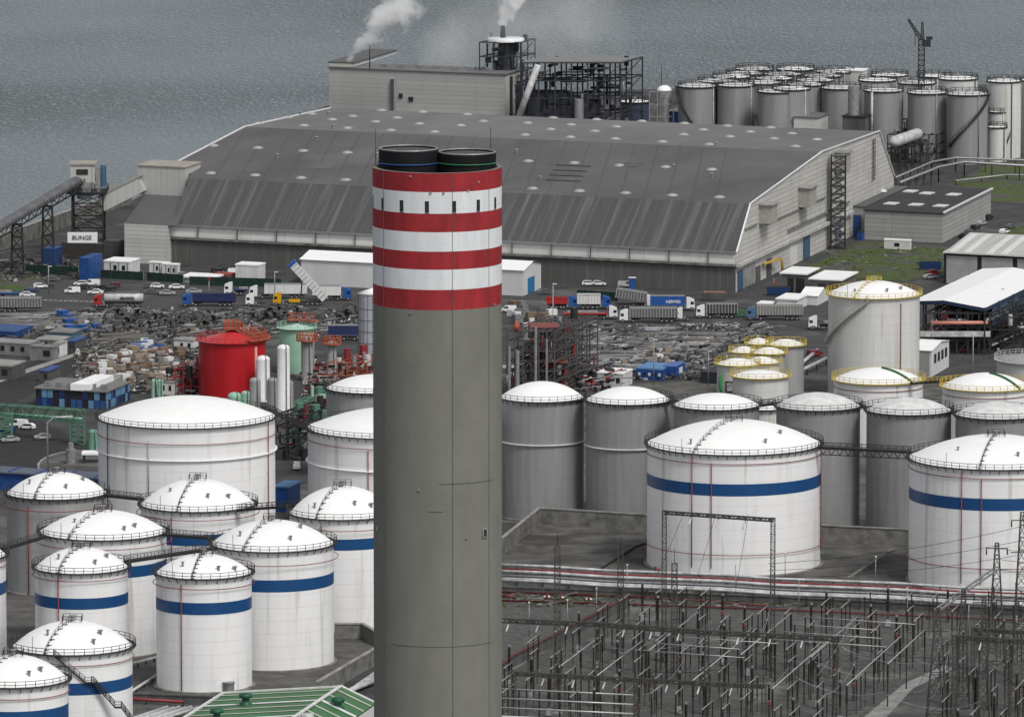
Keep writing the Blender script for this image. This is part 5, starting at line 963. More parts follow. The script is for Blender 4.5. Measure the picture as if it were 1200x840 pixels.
cab('white cabin with dark panels by the red tank, upper', 226, 412, 204, 234, 400, CABINW, PALE); cab('white process cabin in front of the red tank pipework', 203, 463, 184, 217, 449, CABINW, PALE); cab('brown stacked crate cabin behind the red tank', 224, 393, 214, 229, 383, mat('brown_panel', (.25, .17, .11), .8), PALE, win=1); cab('white cabin between pipe yard and grey tanks', 730, 455, 700, 741, 439, CABINW, DOME)
t, c, h = ubox('blue_container', 'long blue container with pale lettering patch beside the white cabin', 'container', 792, 444, 777, 803, 431, BLUEC, TB, over=0); uwin(t, c, h, 3, .35, .7, .3, .85, 'white_notice', WPAINT)
t, c, h = ubox('blue_container', 'blue container with row of small windows, next to the lettered one', 'container', 776, 446, 745, 790, 434, BLUEC, mat('pale_blue_roof', (.10, .22, .42), .6), over=0)
for k in range(5): uwin(t, c, h, 0, .06 + k * .19, .15 + k * .19, .4, .7, 'window', GLASS if k % 2 else CABINW)
ubox('dark_container', 'near black container at the foot of the yellow railed tanks', 'container', 840, 450, 821, 848, 438, mat('black_container', (.02, .025, .04), .6), DARK, over=0)
# chequered blue office
t, c, h = ubox('chequered_office', 'long office with blue and black chequered facade and grey roof', 'office', 124, 480, 42, 152, 460, mat('office_black', (.02, .02, .025), .5), mat('office_grey_roof', (.17, .17, .165), .8), over=.4)
cols_ = [mat('office_blue', (.03, .08, .24), .5), mat('office_pale_blue', (.12, .26, .42), .5), mat('office_navy', (.015, .03, .12), .5)]; rg = random.Random(4)
for face, nn, in ((0, 12), (3, 10)):
    for i in range(nn):
        for j in range(2):
            if rg.random() < .66: uwin(t, c, h, face, i / nn + .005, (i + 1) / nn - .005, j * .5 + .02, j * .5 + .49, 'facade_panel', rg.choice(cols_), .12 + .01 * j)
wr = Vector((0, 0, h + 1.0)); MB().bar(c[0].lerp(c[1], .36) + wr - Vv * .5, c[3].lerp(c[2], .36) + wr, 5, 1.6).build('white_roof_strip', DOME, t, True)
for i in range(6): MB().box(c[0].lerp(c[1], .08 + .16 * i) + Vv * 3 + Vector((0, 0, h + 1)), (1.4, 1.2, 1.1), th).build('roof_unit', STEEL, t, True)
# blue roofed shed under the cut edge
t, c, h = ubox('blue_edged_shed', 'grey blue roofed shed behind the grey tank dome', 'shed', 128, 582, -40, 140, 562, BLUEC, mat('slate_blue_roof', (.09, .11, .15), .6, .2, .1), over=.6)
for i in range(5): a = c[0].lerp(c[1], .1 + .2 * i) + Vector((0, 0, h + .45)); MB().bar(a, a + (c[3] - c[0]), .3, .2).build('roof_seam', BLUEC, t, True)
t, c, h = ubox('blue_gable_shed', 'bright blue shed wedged between the two biggest white tanks', 'shed', 338, 600, 322, 352, 572, TB, mat('blue_roof_light', (.06, .16, .33), .6), over=.4)
# green truss bridge and its leg
pa = G(-40, 505); zz = zat(pa, 478); t = thing('green_truss_bridge', 'long green painted truss pipe bridge over the black asphalt', 'pipe bridge', pa); pb = G(96, 520); b = MB(); A0 = Vector((pa.x, pa.y, zz)); B0 = Vector((pb.x, pb.y, zat(pb, 487))); b.lattice(A0, B0, 2.8, 2.8, 16, .16, .28); b.build('truss', GREEN, t, True)
b = MB(); b.tube([A0 + Vector((0, 0, -.8)), B0 + Vector((0, 0, -.8))], .35, 8); b.build('pipe', mat('pale_green_pipe', (.2, .42, .3), .5), t, True); MB().lattice((B0.x - 1, B0.y, 0), (B0.x - 1, B0.y, B0.z - 1.8), 3.4, 3.4, 4, .2, .35).build('trestle', GREEN, t, True)
pm = G(6, 515); MB().lattice((pm.x, pm.y, 0), (pm.x, pm.y, A0.z), 3.4, 3.4, 4, .2, .35).build('trestle', GREEN, t, True)
# oval concrete basin with pump
p = G(88, 548); t = thing('pump_basin', 'rounded pale concrete pump basin beside the largest white tank', 'basin', p); pl = []
for i in range(24): a = 2 * math.pi * i / 24; pl.append((max(-7, 9 * math.cos(a)) if 0 else 9 * math.cos(a), 22 * math.sin(a)))
MB().prism(pl, 0, 1.0).build('kerb', PALE, t); MB().prism([(x * .93, y * .95) for x, y in pl], 1.0, 1.03).build('floor', CFLOOR, t); b = MB(); b.cyl(-1, 0, 1, 4.5, 1.2, 10); b.cyl(-1, 0, 4.5, 6, .7, 10); b.build('pump', STEEL, t); b = MB(); b.tube([(-6, -8, 1), (-6, -8, 12), (-4.5, -8, 13.3), (0, -8, 13.5)], .22, 6); b.build('pale_pipe', PIPEW, t); MB().box((4, 3, 3.2), (5, 5, .4)).build('roof_slab', DOME, t); b = MB(); [b.bar((4 + sx * 2, 3 + sy * 2, 1), (4 + sx * 2, 3 + sy * 2, 3), .25) for sx in (-1, 1) for sy in (-1, 1)]; b.build('post', DARK, t)
# crates, pallets, bundles, drums
def proto_crate(m, s=(1.3, 1.1, 1.1)):
    t = thing('crate', '', 'crate'); MB().box((0, 0, .15 + s[2] / 2), s).build('box', m, t); b = MB()
    for i in (-1, 0, 1): b.box((i * s[0] * .42, 0, .07), (.15, s[1], .14))
    b.build('pallet', mat('pallet_wood', (.28, .2, .12), .9), t); return t
kinds = [('pale wooden crate', mat('crate_pine', (.32, .26, .20), .85, .3, 2)), ('white wrapped crate', CABINW), ('brown crate', mat('crate_brown', (.20, .14, .10), .85, .3, 2)), ('rust red crate', mat('crate_rust', (.18, .10, .08), .85, .3, 2)), ('grey crate', mat('crate_grey', (.2, .2, .2), .85, .3, 2)), ('blue crate', TB)]
PC = [proto_crate(m) for _, m in kinds]; used = [False] * 6; rg = random.Random(11)
def put(px, py, ki, s, what):
    p = G(px, py); p.z = .07; lab = kinds[ki][0] + ' standing ' + what
    if not used[ki]: o = PC[ki]; o.location = p; used[ki] = True; o.rotation_euler = (0, 0, rg.uniform(0, 1.5)); o.scale = (s,) * 3
    else: o = dup(PC[ki], p, rg.uniform(0, 1.5), sc_=s)
    o['label'] = lab; o['group'] = kinds[ki][0] + 's ' + what
    return o
wsum = [0, 0, 0, 1, 1, 1, 2, 2, 3, 4]
for i in range(190):
    u, v = rg.random(), rg.random(); y = 414 + 38 * v; x0 = 150 - 75 * ((y - 414) / 38) ** .8; x = x0 + (215 - x0) * u
    if x > 228: continue
    put(x, y, rg.choice(wsum), rg.choice([.9, 1.1, 1.3, 1.8]), 'in the crowded crate yard before the red tank')
for i in range(30): put(rg.uniform(155, 190), rg.uniform(405, 413), rg.choice([5, 1, 5, 4, 1]), rg.choice([1, 1.6]), 'in the small heap above the crate yard')
for i in range(18): put(rg.uniform(725, 790), rg.uniform(414, 432), rg.choice([0, 1, 4]), rg.choice([1, 1.5]), 'among the pipe stacks of the central yard')
for i in range(16): put(rg.uniform(72, 120), rg.uniform(372, 392), rg.choice([5, 1, 4]), rg.choice([1, 1.6, 2]), 'on the gravel of the scrap yard below the parked cars')
for i in range(22): put(rg.uniform(598, 650), rg.uniform(362, 392), rg.choice([4, 1, 2]), rg.choice([1, 1.6, 2]), 'beside the steel frame near the chimney')
def pbundle(m, L, r, nn):
    t = thing('pipe_stack', '', 'pipe stack')
    for i in range(nn):
        for j in range(2 if i < nn - 1 else 1): MB().tube([(-L / 2, (i - nn / 2) * r * 2.1 + j * r, r + .25 + j * r * 1.75), (L / 2, (i - nn / 2) * r * 2.1 + j * r, r + .25 + j * r * 1.75)], r, 8).build('pipe', m, t)
    for x in (-L * .35, L * .35): MB().box((x, 0, .12), (.3, nn * r * 2.4, .24)).build('bearer', mat('pallet_wood', (.28, .2, .12)), t)
    return t
PB = [(pbundle(mat('pipe_grey', (.15, .15, .15), .6), 12, .35, 4), 'dark grey pipes'), (pbundle(mat('pale_pipe_paint', (.42, .42, .42), .6, .2, 1), 13, .22, 3), 'white pipes'), (pbundle(mat('pipe_rust', (.12, .11, .10), .8), 11, .3, 4), 'rusty pipes'), (pbundle(STEEL, 18, .28, 3), 'long galvanised pipes')]
ub = [False] * 4
def putb(px, py, ki, rz, what):
    p = G(px, py); p.z = .06; o, nm = PB[ki]
    if ub[ki]: o = dup(o, p, rz)
    else: o.location = p; o.rotation_euler = (0, 0, rz); ub[ki] = True
    o['label'] = 'stack of ' + nm + ' lying ' + what; o['group'] = nm + ' ' + what
for i in range(62):
    x = rg.uniform(662, 850); y = rg.uniform(388, 440)
    if x > 735 and y > 424: continue
    putb(x, y, rg.choice([0, 0, 1, 2, 3, 3]), rg.uniform(-.12, .06), 'in the central pipe yard')
for i in range(9): putb(664 + i * 6.2, 400 - (i % 2) * 2, 3 if i % 3 else 0, R(66), 'slanting beside the steel frame')
for i in range(34): putb(rg.uniform(-5, 120), rg.uniform(372, 388), rg.choice([0, 1, 2, 0, 3]), rg.uniform(-.2, .15), 'on the gravel below the cabins and cars')
for i in range(6): putb(rg.uniform(120, 165), rg.uniform(394, 404), 2, R(35), 'beside the yard road verge')
def coil():
    t = thing('hose_coil', '', 'coil'); r0 = 1.5
    for k in range(3): MB().tube([(r0 * math.cos(2 * math.pi * j / 18), -.5 + k * .5, r0 + .35 + r0 * math.sin(2 * math.pi * j / 18)) for j in range(18)], .28, 6, True).build('turn', mat('coil_grey', (.09, .09, .088), .85, .4, 1), t)
    return t
c0 = coil()
for i in range(70):
    x = rg.uniform(125, 420); y = rg.uniform(372, 392) if x < 300 else rg.uniform(371, 379); p = G(x, y); o = c0 if i == 0 else dup(c0, p, rg.uniform(-.9, .9), sc_=rg.uniform(.6, 1.15)); o.location = p; o.rotation_euler.x = rg.choice([0, 0, R(70)])
    o['label'] = 'upright coil of grey hose among many in the scrap yard'; o['group'] = 'grey hose coils in the scrap yard'
def scrap(name, label, boxpx, n, mats, s0, s1, seed, hmax=1.5):
    rg = random.Random(seed); bs_ = [MB() for _ in mats]
    for i in range(n):
        x, y = rg.uniform(boxpx[0], boxpx[2]), rg.uniform(boxpx[1], boxpx[3]); p = G(x, y); b = rg.choice(bs_); s = rg.uniform(s0, s1); k = rg.random(); z = rg.random() ** 2 * hmax
        if k < .4: b.box(p + Vector((0, 0, z + s * .2)), (s * rg.uniform(.5, 3), s * rg.uniform(.4, 1.2), s * .5), rg.uniform(0, 3))
        elif k < .75: a = rg.uniform(-.6, .6); b.tube([p + Vector((0, 0, .2 + z)), p + Vector((math.cos(a), math.sin(a), rg.uniform(-.02, .25))) * s * 4 + Vector((0, 0, .2 + z))], s * .12, 5)
        else: b.add([p + Vector((rg.uniform(-s, s), rg.uniform(-s, s), rg.uniform(0, s) * .8 + z * .5)) for _ in range(4)] + [p + Vector((0, 0, z + s * .8))], [(0, 1, 2, 3), (0, 1, 4), (1, 2, 4), (2, 3, 4), (3, 0, 4)])
    o = MB()
    for i, b in enumerate(bs_):
        k = len(o.v); o.v += b.v; o.f += [tuple(q_ + k for q_ in f_) for f_ in b.f]; o.m += [i] * len(b.f); o.sm += [False] * len(b.f)
    ob = o.build(name, mats); ob['kind'] = 'stuff'; ob['label'] = label; return ob
MIX = [DARK, DARK, CONC, mat('scrap_rust', (.10, .09, .08), .9), GC, mat('scrap_pale', (.5, .5, .5), .7, .3, 1), DCONC, DCONC, mat('scrap_grey', (.2, .2, .2), .8, .3, 1), STEEL]
scrap('scrap_metal', 'loose scrap metal and rubble scattered over the yard below the cars', (60, 366, 425, 396), 3200, MIX, .3, 1.1, 21)
scrap('scrap_metal', 'loose sheets and debris around the cabin yard', (-20, 372, 230, 412), 1600, MIX, .3, 1.1, 22, .8)
scrap('pallet_debris', 'jumbled boards and packing among the crates', (88, 412, 235, 462), 2400, MIX + [kinds[0][1], kinds[2][1], CABINW, DARK], .3, 1.0, 23)
scrap('pipe_debris', 'loose pipes and offcuts across the central yard', (655, 384, 905, 446), 3600, MIX, .3, 1.2, 24, 1.2)
scrap('pipe_debris', 'pipes, valves and fittings crowded behind the grey tanks', (595, 440, 720, 462), 600, [STEEL, PIPEW, DARK, RED, DARK], .6, 1.6, 25, 4)
scrap('pipe_debris', 'valves and fittings around the slim columns', (355, 430, 436, 470), 500, [STEEL, PIPEW, DARK, RED, DARK], .5, 1.5, 26, 3)
scrap('verge_rubble', 'stones and weeds on the slope below the pipe rack', (588, 694, 1230, 712), 1300, [DCONC, CONC, GC, GRASS, GRASS], .3, .8, 27, .3)
# steel process structures
f = frame('process_plant', 'dense steel process structure with red pipes beside the chimney', 594, 650, 470, 388, 32, 6, 4, 7, mat('brown_grey_steel', (.07, .065, .065), .6), .3); clutter(*f, 25, [DARK, STEEL, RED, STEEL], .26, 31); 
b = MB(); [b.box(f[1] + f[2] * .5 + f[3] * .3 + Vector((0, 0, f[4] * k / 6 + .3)), (f[2].length * (1 if k < 4 else .6), 9, .25)) for k in (1, 3, 4, 6)]; b.build('platform', mat('red_brown_grating', (.2, .06, .05), .8), f[0], True)
[MB().cyl((f[1] + f[2] * u).x, f[1].y - 2, 0, f[4] * hh, rr_, 10).build('riser_pipe', STEEL, f[0], True) for u, hh, rr_ in ((.05, .8, .4), (.22, .74, .55), (.6, 1.08, .4), (.83, .9, .3))]; b = MB(); pp = f[1] + f[2] * .2; b.lathe([(.2, 0), (.9, .4), (.8, 1.3), (.15, 2.6)], 10, (pp.x, pp.y, f[4] + .2)); b.build('orange_cowl', ORANGE, f[0], True)
f = frame('pipe_structure', 'dark pipe structure between the two biggest white tanks', 323, 362, 540, 486, 24, 3, 3, 4, DARK, .35); clutter(*f, 30, [DARK, STEEL, GREEN, RED], .3, 33)
f = frame('green_walkway_structure', 'green walkway frame in front of the slim columns', 346, 384, 500, 470, 20, 4, 3, 2, GREEN, .35); clutter(*f, 22, [GREEN, MINT, STEEL], .3, 34)
f = frame('pipe_rack', 'red and white pipe rack at the front of the crate yard', 196, 233, 462, 432, 14, 4, 2, 3, RED, .25); clutter(*f, 20, [RED, STEEL, PIPEW, DARK], .25, 35)
f = frame('pipe_rack', 'orange and grey pipe rack beside the gridded tower', 384, 430, 470, 425, 16, 4, 2, 3, mat('orange_steel', (.3, .08, .04), .6), .22); clutter(*f, 26, [RED, STEEL, PIPEW, DARK], .25, 36)
# pipeline beside the link buildings, far side
for lab, pts, z_, r_, m in (('long pale pipeline on trestles beyond the low warehouse', [(1055, 214), (1100, 196), (1130, 190), (1260, 198)], 5.0, .45, STEEL), ('second pale pipeline running to the tall white far tanks', [(1050, 208), (1092, 190), (1120, 185), (1260, 190)], 4.5, .35, STEEL), ('low grey pipeline beside the grass beyond the low warehouse', [(1120, 212), (1180, 205), (1260, 206)], 1.5, .3, STEEL), ('curving pale kerb wall by the truck lane', [(905, 443), (940, 425), (958, 410)], 1, .5, PIPEW), ('white pipe run from the yellow cluster to the tall tank', [(908, 456), (935, 436), (968, 420)], 2, .5, PIPEW)):
    ps = [G(x, y, z_) for x, y in pts]; t = thing('pipeline', lab, 'pipeline', (ps[0].x, ps[0].y, 0)); MB().tube(ps, r_, 8).build('pipe', m, t, True); 
    for a, e in zip(ps, ps[1:]):
        n = max(1, int((e - a).length / 9))
        for i in range(n + 1): q0 = a.lerp(e, i / n); MB().bar((q0.x, q0.y, 0), (q0.x, q0.y, z_ - r_ + .1), .35).build('support', DARK, t, True)
# ---------------------------------------------------------------- bund walls, pipe rack
DRED = mat('dull_red_pipe', (.13, .02, .022), .6, .3, .5)
wall('bund_wall', 'high stained bund wall running back beside the grey tanks from the chimney', [G(560, 668), G(588, 650), G(632, 614), G(760, 622)], 3.6, .5, CONC, pil=0, cap=PALE)
wall('bund_wall', 'stained bund wall between the portal tank and the last banded tank', [G(955, 634), G(1075, 640)], 3.6, .5, CONC, cap=PALE); wall('bund_wall', 'low divider kerb crossing the floor between the two large banded tanks', [G(994, 682), G(1046, 648)], .8, .5, CONC)
wall('bund_wall', 'long pale bund wall rising to the chimney above the green roof', [G(372, 818), G(440, 778)], 3.2, .5, CONC, cap=PALE); wall('bund_wall', 'short stepped bund wall by the chimney behind the broad banded tank', [G(392, 748), G(425, 748), G(440, 757)], 3.0, .5, CONC, cap=PALE); wall('bund_wall', 'bund wall in front of the narrow blue banded tank', [G(150, 822), G(250, 826)], 1.6, .5, DCONC)
wall('bund_wall', 'low bund wall behind the substation, below the pipe rack', [G(560, 694), G(900, 706), G(1260, 724)], 1.3, .5, DCONC); wall('retaining_wall', 'brown retaining wall sloping through the substation from the chimney', [G(560, 812), G(600, 782), G(735, 712)], 2.2, .5, DCONC, cap=mat('red_trim', (.09, .03, .03), .8))
a0, a1 = (575, 671), (1260, 704); 
for i, (dy, z_, r_, m, lab) in enumerate(((-2, 2.6, .32, PIPEW, 'white lagged pipeline along the bund, topmost of the rack'), (2, 2.3, .25, RED, 'red fire pipeline running along the bund rack'), (5.5, 2.6, .36, PIPEW, 'thick white pipeline in the middle of the bund rack'), (9, 2.0, .25, STEEL, 'grey pipeline between two white ones on the bund rack'), (12.5, 2.0, .32, PIPEW, 'white pipeline at the substation side of the bund rack'), (16, 2.6, .28, PIPEW, 'lowest white pipeline nearest the substation gravel'))):
    A_, B_ = G(a0[0], a0[1] + dy - 1, z_ * .5), G(a1[0], a1[1] + dy - 1, z_ * .5); A_.z = B_.z = z_; t = thing('pipeline', lab, 'pipeline', (A_.x, A_.y, 0)); MB().tube([A_.lerp(B_, k / 10) + Vector((0, 0, .15 * math.sin(k * 2.1))) for k in range(11)], r_, 8).build('pipe', m, t, True); b = MB(); n = 22
    for k in range(n + 1): q0 = A_.lerp(B_, k / n); MB().bar((q0.x, q0.y, 0), (q0.x, q0.y, z_), .3).bar((q0.x, q0.y - 1, z_ - r_ - .1), (q0.x, q0.y + 1, z_ - r_ - .1), .25).build('support', DARK, t, True)
for lab, pts, m in (('red fire pipe along the foot of the substation slope', [(588, 706), (900, 716), (1260, 732)], DRED), ('short red hose pipe on the pale gravel by the chimney', [(588, 700), (604, 702)], RED), ('thin red pipe on the gravel parallel to the fire pipe', [(588, 696), (760, 702), (900, 712)], DRED)):
    ps = [G(x, y) + Vector((0, 0, .5)) for x, y in pts]; t = thing('pipeline', lab, 'pipeline', (ps[0].x, ps[0].y, 0)); MB().tube(ps, .22, 6).build('pipe', m, t, True); 
    for a, e in zip(ps, ps[1:]):
        for k in range(9): q0 = a.lerp(e, k / 8); MB().bar((q0.x, q0.y, 0), (q0.x, q0.y, .5), .2).build('support', DARK, t, True)
def hydrant(x, y, lab):
    p = G(x, y); t = thing('fire_hydrant', lab, 'hydrant', p); MB().cyl(0, 0, 0, 1.1, .3, 8).build('body', RED, t); MB().tube([(-.7, 0, .8), (.7, 0, .8)], .2, 8).build('outlet', WPAINT, t); MB().lathe([(.34, 1.1), (.3, 1.3), (.05, 1.4)], 8).build('cap', RED, t)
for x, y, lab in ((641, 703, 'red hydrant at the start of the gravel by the first tall post'), (657, 704, 'red hydrant just past the first tall post'), (690, 706, 'red and white hydrant near the pipe rack steps'), (776, 648, 'red valve hydrant against the portal tank shell')): hydrant(x, y, lab)
# white pipes beside the green roof
for i in range(3):
    ps = [G(398 - i * 6, 818, 1), G(445, 785 + i * 5, 1)]; t = thing('pipeline', ['white pipe beside the bund wall, closest to the wall', 'white pipe beside the bund wall, in the middle', 'white pipe beside the bund wall, outermost'][i], 'pipeline', (ps[0].x, ps[0].y, 0)); MB().tube(ps, .5, 8).build('pipe', PIPEW, t, True); [MB().bar((ps[0].lerp(ps[1], k / 3).x, ps[0].lerp(ps[1], k / 3).y, 0), ps[0].lerp(ps[1], k / 3), .3).build('support', DARK, t, True) for k in range(4)]
for i in range(6):
    ps = [G(158 + i * 7 - 34, 852, 1), G(196 + i * 7, 828 + (i % 2), 1)]; t = thing('pipeline', 'parallel white pipe in the row leading under the green roof', 'pipeline', (ps[0].x, ps[0].y, 0), group='parallel white pipes beside the green roof'); MB().tube(ps, .35, 8).build('pipe', PIPEW, t, True); [MB().bar((ps[0].lerp(ps[1], k / 3).x, ps[0].lerp(ps[1], k / 3).y, 0), ps[0].lerp(ps[1], k / 3), .3).build('support', DARK, t, True) for k in range(4)]
for lab, pts in (('rusty red pipe on the floor below the narrow banded tank', [(40, 815), (150, 818), (215, 822)]), ('white floor pipe crossing behind the zigzag stair tank', [(152, 778), (190, 768)]), ('pale floor pipe running diagonally from the stair tank', [(150, 812), (188, 788)])):
    ps = [G(x, y, .9) for x, y in pts]; t = thing('pipeline', lab, 'pipeline', (ps[0].x, ps[0].y, 0)); MB().tube(ps, .3, 8).build('pipe', RED if 'rusty' in lab else PIPEW, t, True); [MB().bar((ps[0].lerp(ps[-1], k / 4).x, ps[0].lerp(ps[-1], k / 4).y, 0), ps[0].lerp(ps[-1], k / 4), .3).build('support', DARK, t, True) for k in range(5)]
# green striped roof building
zr = 9.0; e = [G(262, 812, zr), G(440, 824, zr)]; ridge = [G(371, 812, zr + 2.6), G(310, 862, zr + 2.6)]
t = thing('green_roofed_hall', 'hall with green and white striped sheet roof and green roof ventilators', 'hall', (e[0].x, e[0].y, 0)); c0_, c1_ = e; dn = (G(205, 848, zr) - G(262, 812, zr)); c3, c2 = c0_ + dn * 2.2, c1_ + dn * 2.2; m0 = (c0_ + c1_) / 2 + Vector((8, 0, 2.2)); m1 = m0 + dn * 2.2
MB().add([c0_, m0, m1, c3], [(0, 1, 2, 3)]).add([m0, c1_, c2, m1], [(0, 1, 2, 3)]).build('roof', mat('green_sheet_roof', (.055, .16, .06), .6, .2, .1, dark=(.04, .11, .045)), t, True)
MB().add([(p.x, p.y, 0) for p in (c0_, c1_, c2, c3)] + [p - Vector((0, 0, .2)) for p in (c0_, c1_, c2, c3)], [(0, 1, 5, 4), (1, 2, 6, 5), (3, 0, 4, 7)]).build('wall', CABINW, t, True)
for i in range(9):
    f0 = .04 + i * .075; hgt_ = Vector((0, 0, .12)); wdt = 1.4 if i % 3 == 2 else .8; d_ = dn.normalized() * wdt
    for A_, B_ in ((c0_, m0), (m0, c1_)):
        a, e_ = A_ + dn * 2.2 * f0, B_ + dn * 2.2 * f0; MB().add([a + hgt_, e_ + hgt_, e_ + d_ + hgt_, a + d_ + hgt_], [(0, 1, 2, 3)]).build('light_stripe', mat('cream_stripe', (.5, .5, .42), .6) if i % 3 != 2 else CABINW, t, True)
b = MB(); b.bar(m0 + Vector((0, 0, .3)), m1 + Vector((0, 0, .3)), .7, .25); b.bar(c0_ + Vector((0, 0, .15)), c3 + Vector((0, 0, .15)), .6, .3); b.bar(c0_ + Vector((0, 0, .15)), m0 + Vector((0, 0, .15)), .6, .3); b.bar(m0 + Vector((0, 0, .15)), c1_ + Vector((0, 0, .15)), .6, .3); b.build('ridge_trim', CABINW, t, True)
for x, y, m in ((288, 824, GREEN), (396, 829, GREEN), (254, 842, GREEN), (360, 848, STEEL)):
    p = G(x, y, zr + 1); b = MB(); gm = mat('bottle_green_vent', (.01, .085, .045), .5) if m is GREEN else PIPEW; b.lathe([(1.2, -.6), (1.2, .2), (.7, .4), (.7, 1.0), (1.25, 1.15), (1.3, 1.7), (1.0, 2.0), (.05, 2.1)], 16, p); b.build('roof_ventilator', gm, t, True)
p = G(268, 812); t = thing('rusty_drum_stack', 'grey cylindrical drum standing behind the green roof edge', 'drum', p); zz = zat(p, 800); MB().cyl(0, 0, 0, zz, 1.1, 14).build('drum', GC, t); MB().cyl(0, 0, zz, zz + .3, 1.25, 14).build('lid', STEEL, t)
# ---------------------------------------------------------------- substation
D_ = Vector((.235, .972, 0)); E_ = Vector((.925, -.38, 0)); ALU = mat('aluminium_busbar', (.42, .42, .41), .35, .1, 1, metal=.3); PORC = mat('dark_porcelain', (.045, .036, .032), .3, .3, 2); PED = mat('dark_pedestal', (.07, .067, .06), .6, .3, 1)
def insul(b, x, y, z0, z1, r=.2, n=8):
    k = int((z1 - z0) / .35); prof = []
    for i in range(k): z = z0 + (z1 - z0) * i / k; prof += [(r * .6, z), (r, z + .12)]
    prof += [(r * .6, z1)]; b.lathe(prof, n, (x, y, 0))
def disconnector(np_, L):
    t = thing('disconnector', '', 'disconnector')
    for i in range(np_):
        y = (i - (np_ - 1) / 2) * L / (np_ - 1) if np_ > 1 else 0
        p = MB().bar((0, y, 0), (0, y, 3.6), .17); p.box((0, y, 3.6), (.55, .55, .12)); o = p.build('pedestal', PED, t); b = MB(); insul(b, 0, y, 3.6, 7.2, .17); b.build('insulator', PORC, t)
        MB().box((0, y, .1), (.8, .8, .2)).build('footing', CONC, t)
    MB().tube([(0, -L / 2 - .6, 7.35), (0, L / 2 + .6, 7.35)], .09, 6).build('busbar', ALU, t); MB().bar((0, -L / 2, 3.2), (0, L / 2, 3.2), .15).build('tie_beam', PED, t); return t
d3, d2 = disconnector(3, 9), disconnector(2, 6)
def ct_post():
    t = thing('current_transformer', '', 'transformer'); MB().bar((0, 0, 0), (0, 0, 3), .5).build('pedestal', PED, t); b = MB(); b.cyl(0, 0, 3, 3.6, .36, 10); b.build('red_tank', mat('dull_red_tank', (.2, .045, .045), .6), t); b = MB(); insul(b, 0, 0, 3.9, 7, .33); b.build('insulator', PORC, t); b = MB(); b.cyl(0, 0, 7, 7.4, .26, 10); b.build('head', STEEL, t); return t
def brk():
    t = thing('circuit_breaker', '', 'breaker'); MB().box((0, 0, 1.0), (.9, .8, 1.3)).build('cabinet', GREY2, t); MB().bar((0, 0, 2), (0, 0, 3.6), .4).build('pedestal', PED, t); b = MB(); insul(b, 0, 0, 3.6, 8.3, .32); b.build('insulator', PORC, t); b = MB(); b.cyl(0, 0, 8.3, 8.7, .3, 10); b.build('head', STEEL, t); return t
ctp, bk_ = ct_post(), brk(); rz = -math.atan2(D_.x, D_.y); O = G(600, 790); cnt = [0, 0, 0, 0]; rg = random.Random(5)
LAB = ['three post disconnector', 'two post disconnector', 'current transformer with red tank', 'tall breaker with pale cabinet']
def pset(k, p):
    x, y = proj(p); src = (d3, d2, ctp, bk_)[k]; o = src if cnt[k] == 0 else dup(src, p, rz); o.location = p; o.rotation_euler = (0, 0, rz); cnt[k] += 1
    side = 'near the chimney' if x < 730 else 'under the middle gantry' if x < 900 else 'past the wire portal' if x < 1085 else 'around the lattice pylons'; row = 'back rows' if y < 775 else 'front rows'
    o['label'] = LAB[k] + ' in the substation, %s, %s' % (row, side); o['group'] = LAB[k] + 's %s %s' % (row, side)
for i in range(-3, 25):
    for j in range(-4, 8):
        if rg.random() < .24: continue
        p = O + E_ * (i * 4.6 + (j % 3) * 1.5 + rg.uniform(-.6, .6)) + D_ * (j * 13.5 + rg.uniform(-2.5, 2.5)); x, y = proj(p)
        if not (592 < x < 1205 and y < 905): continue
        ytop = 730 + max(0, 660 - x) * .9 + (1085 < x) * 28
        if x < 1085 and y < 728 + max(0, 740 - x) * .42: continue
        if y < 728: continue
        r_ = rg.random(); g_ = (i + j * 2) % 7
        if 1010 + (840 - y) * .9 < x < 1105: continue
        pset(0 if g_ in (0, 1, 3) else 1 if g_ in (4, 6) else 2 if g_ == 2 else 3, p)
def gantry(label, pts, zb, post=.55, beam=.8, extra=0, name='gantry'):
    t = thing(name, label, 'gantry', pts[0])
    for p in pts: MB().lattice((p.x, p.y, 0), (p.x, p.y, zb + extra), post * 1.5, post * 1.3, int(zb / 1.6), .09, .2).build('post', PED, t, True)
    for a, e_ in zip(pts, pts[1:]): MB().lattice((a.x, a.y, zb - .4), (e_.x, e_.y, zb - .4), beam, beam, max(3, int((e_ - a).length / 1.6)), .14, .24).build('beam', PED, t, True)
    for a, e_ in zip(pts, pts[1:]):
        n = int((e_ - a).length / 7)
        for k in range(1, n + 1):
            q0 = a.lerp(e_, k / (n + 1)); b = MB(); ps = [Vector((q0.x, q0.y, zb - .9)) - D_ * s * 1.2 + Vector((0, 0, -s * .6)) for s in (0, 1, 2)]; b.tube(ps, .16, 6); b.build('string_insulator', PIPEW, t, True)
    return t
gz = lambda x, yt, yb_: G(x, yb_)
P1, P2 = G(778, 776), G(905, 786); gantry('tall dark wire portal standing in front of the large banded tank', [P1, P2], zat(P1, 598), .6, .55)
P1, P2, P3, P4 = G(562, 822), G(700, 828), G(828, 838), G(978, 846); zb = zat(P2, 729); gantry('long substation gantry beam crossing from the chimney to the portal', [P1, P2, P3, P4], zb, .6, .7)
P1, P2, P3 = G(602, 850), G(745, 858), G(895, 866); zb = zat(P2, 794); gantry('lower substation gantry beam along the front of the photo', [P1, P2, P3], zb, .6, .6)
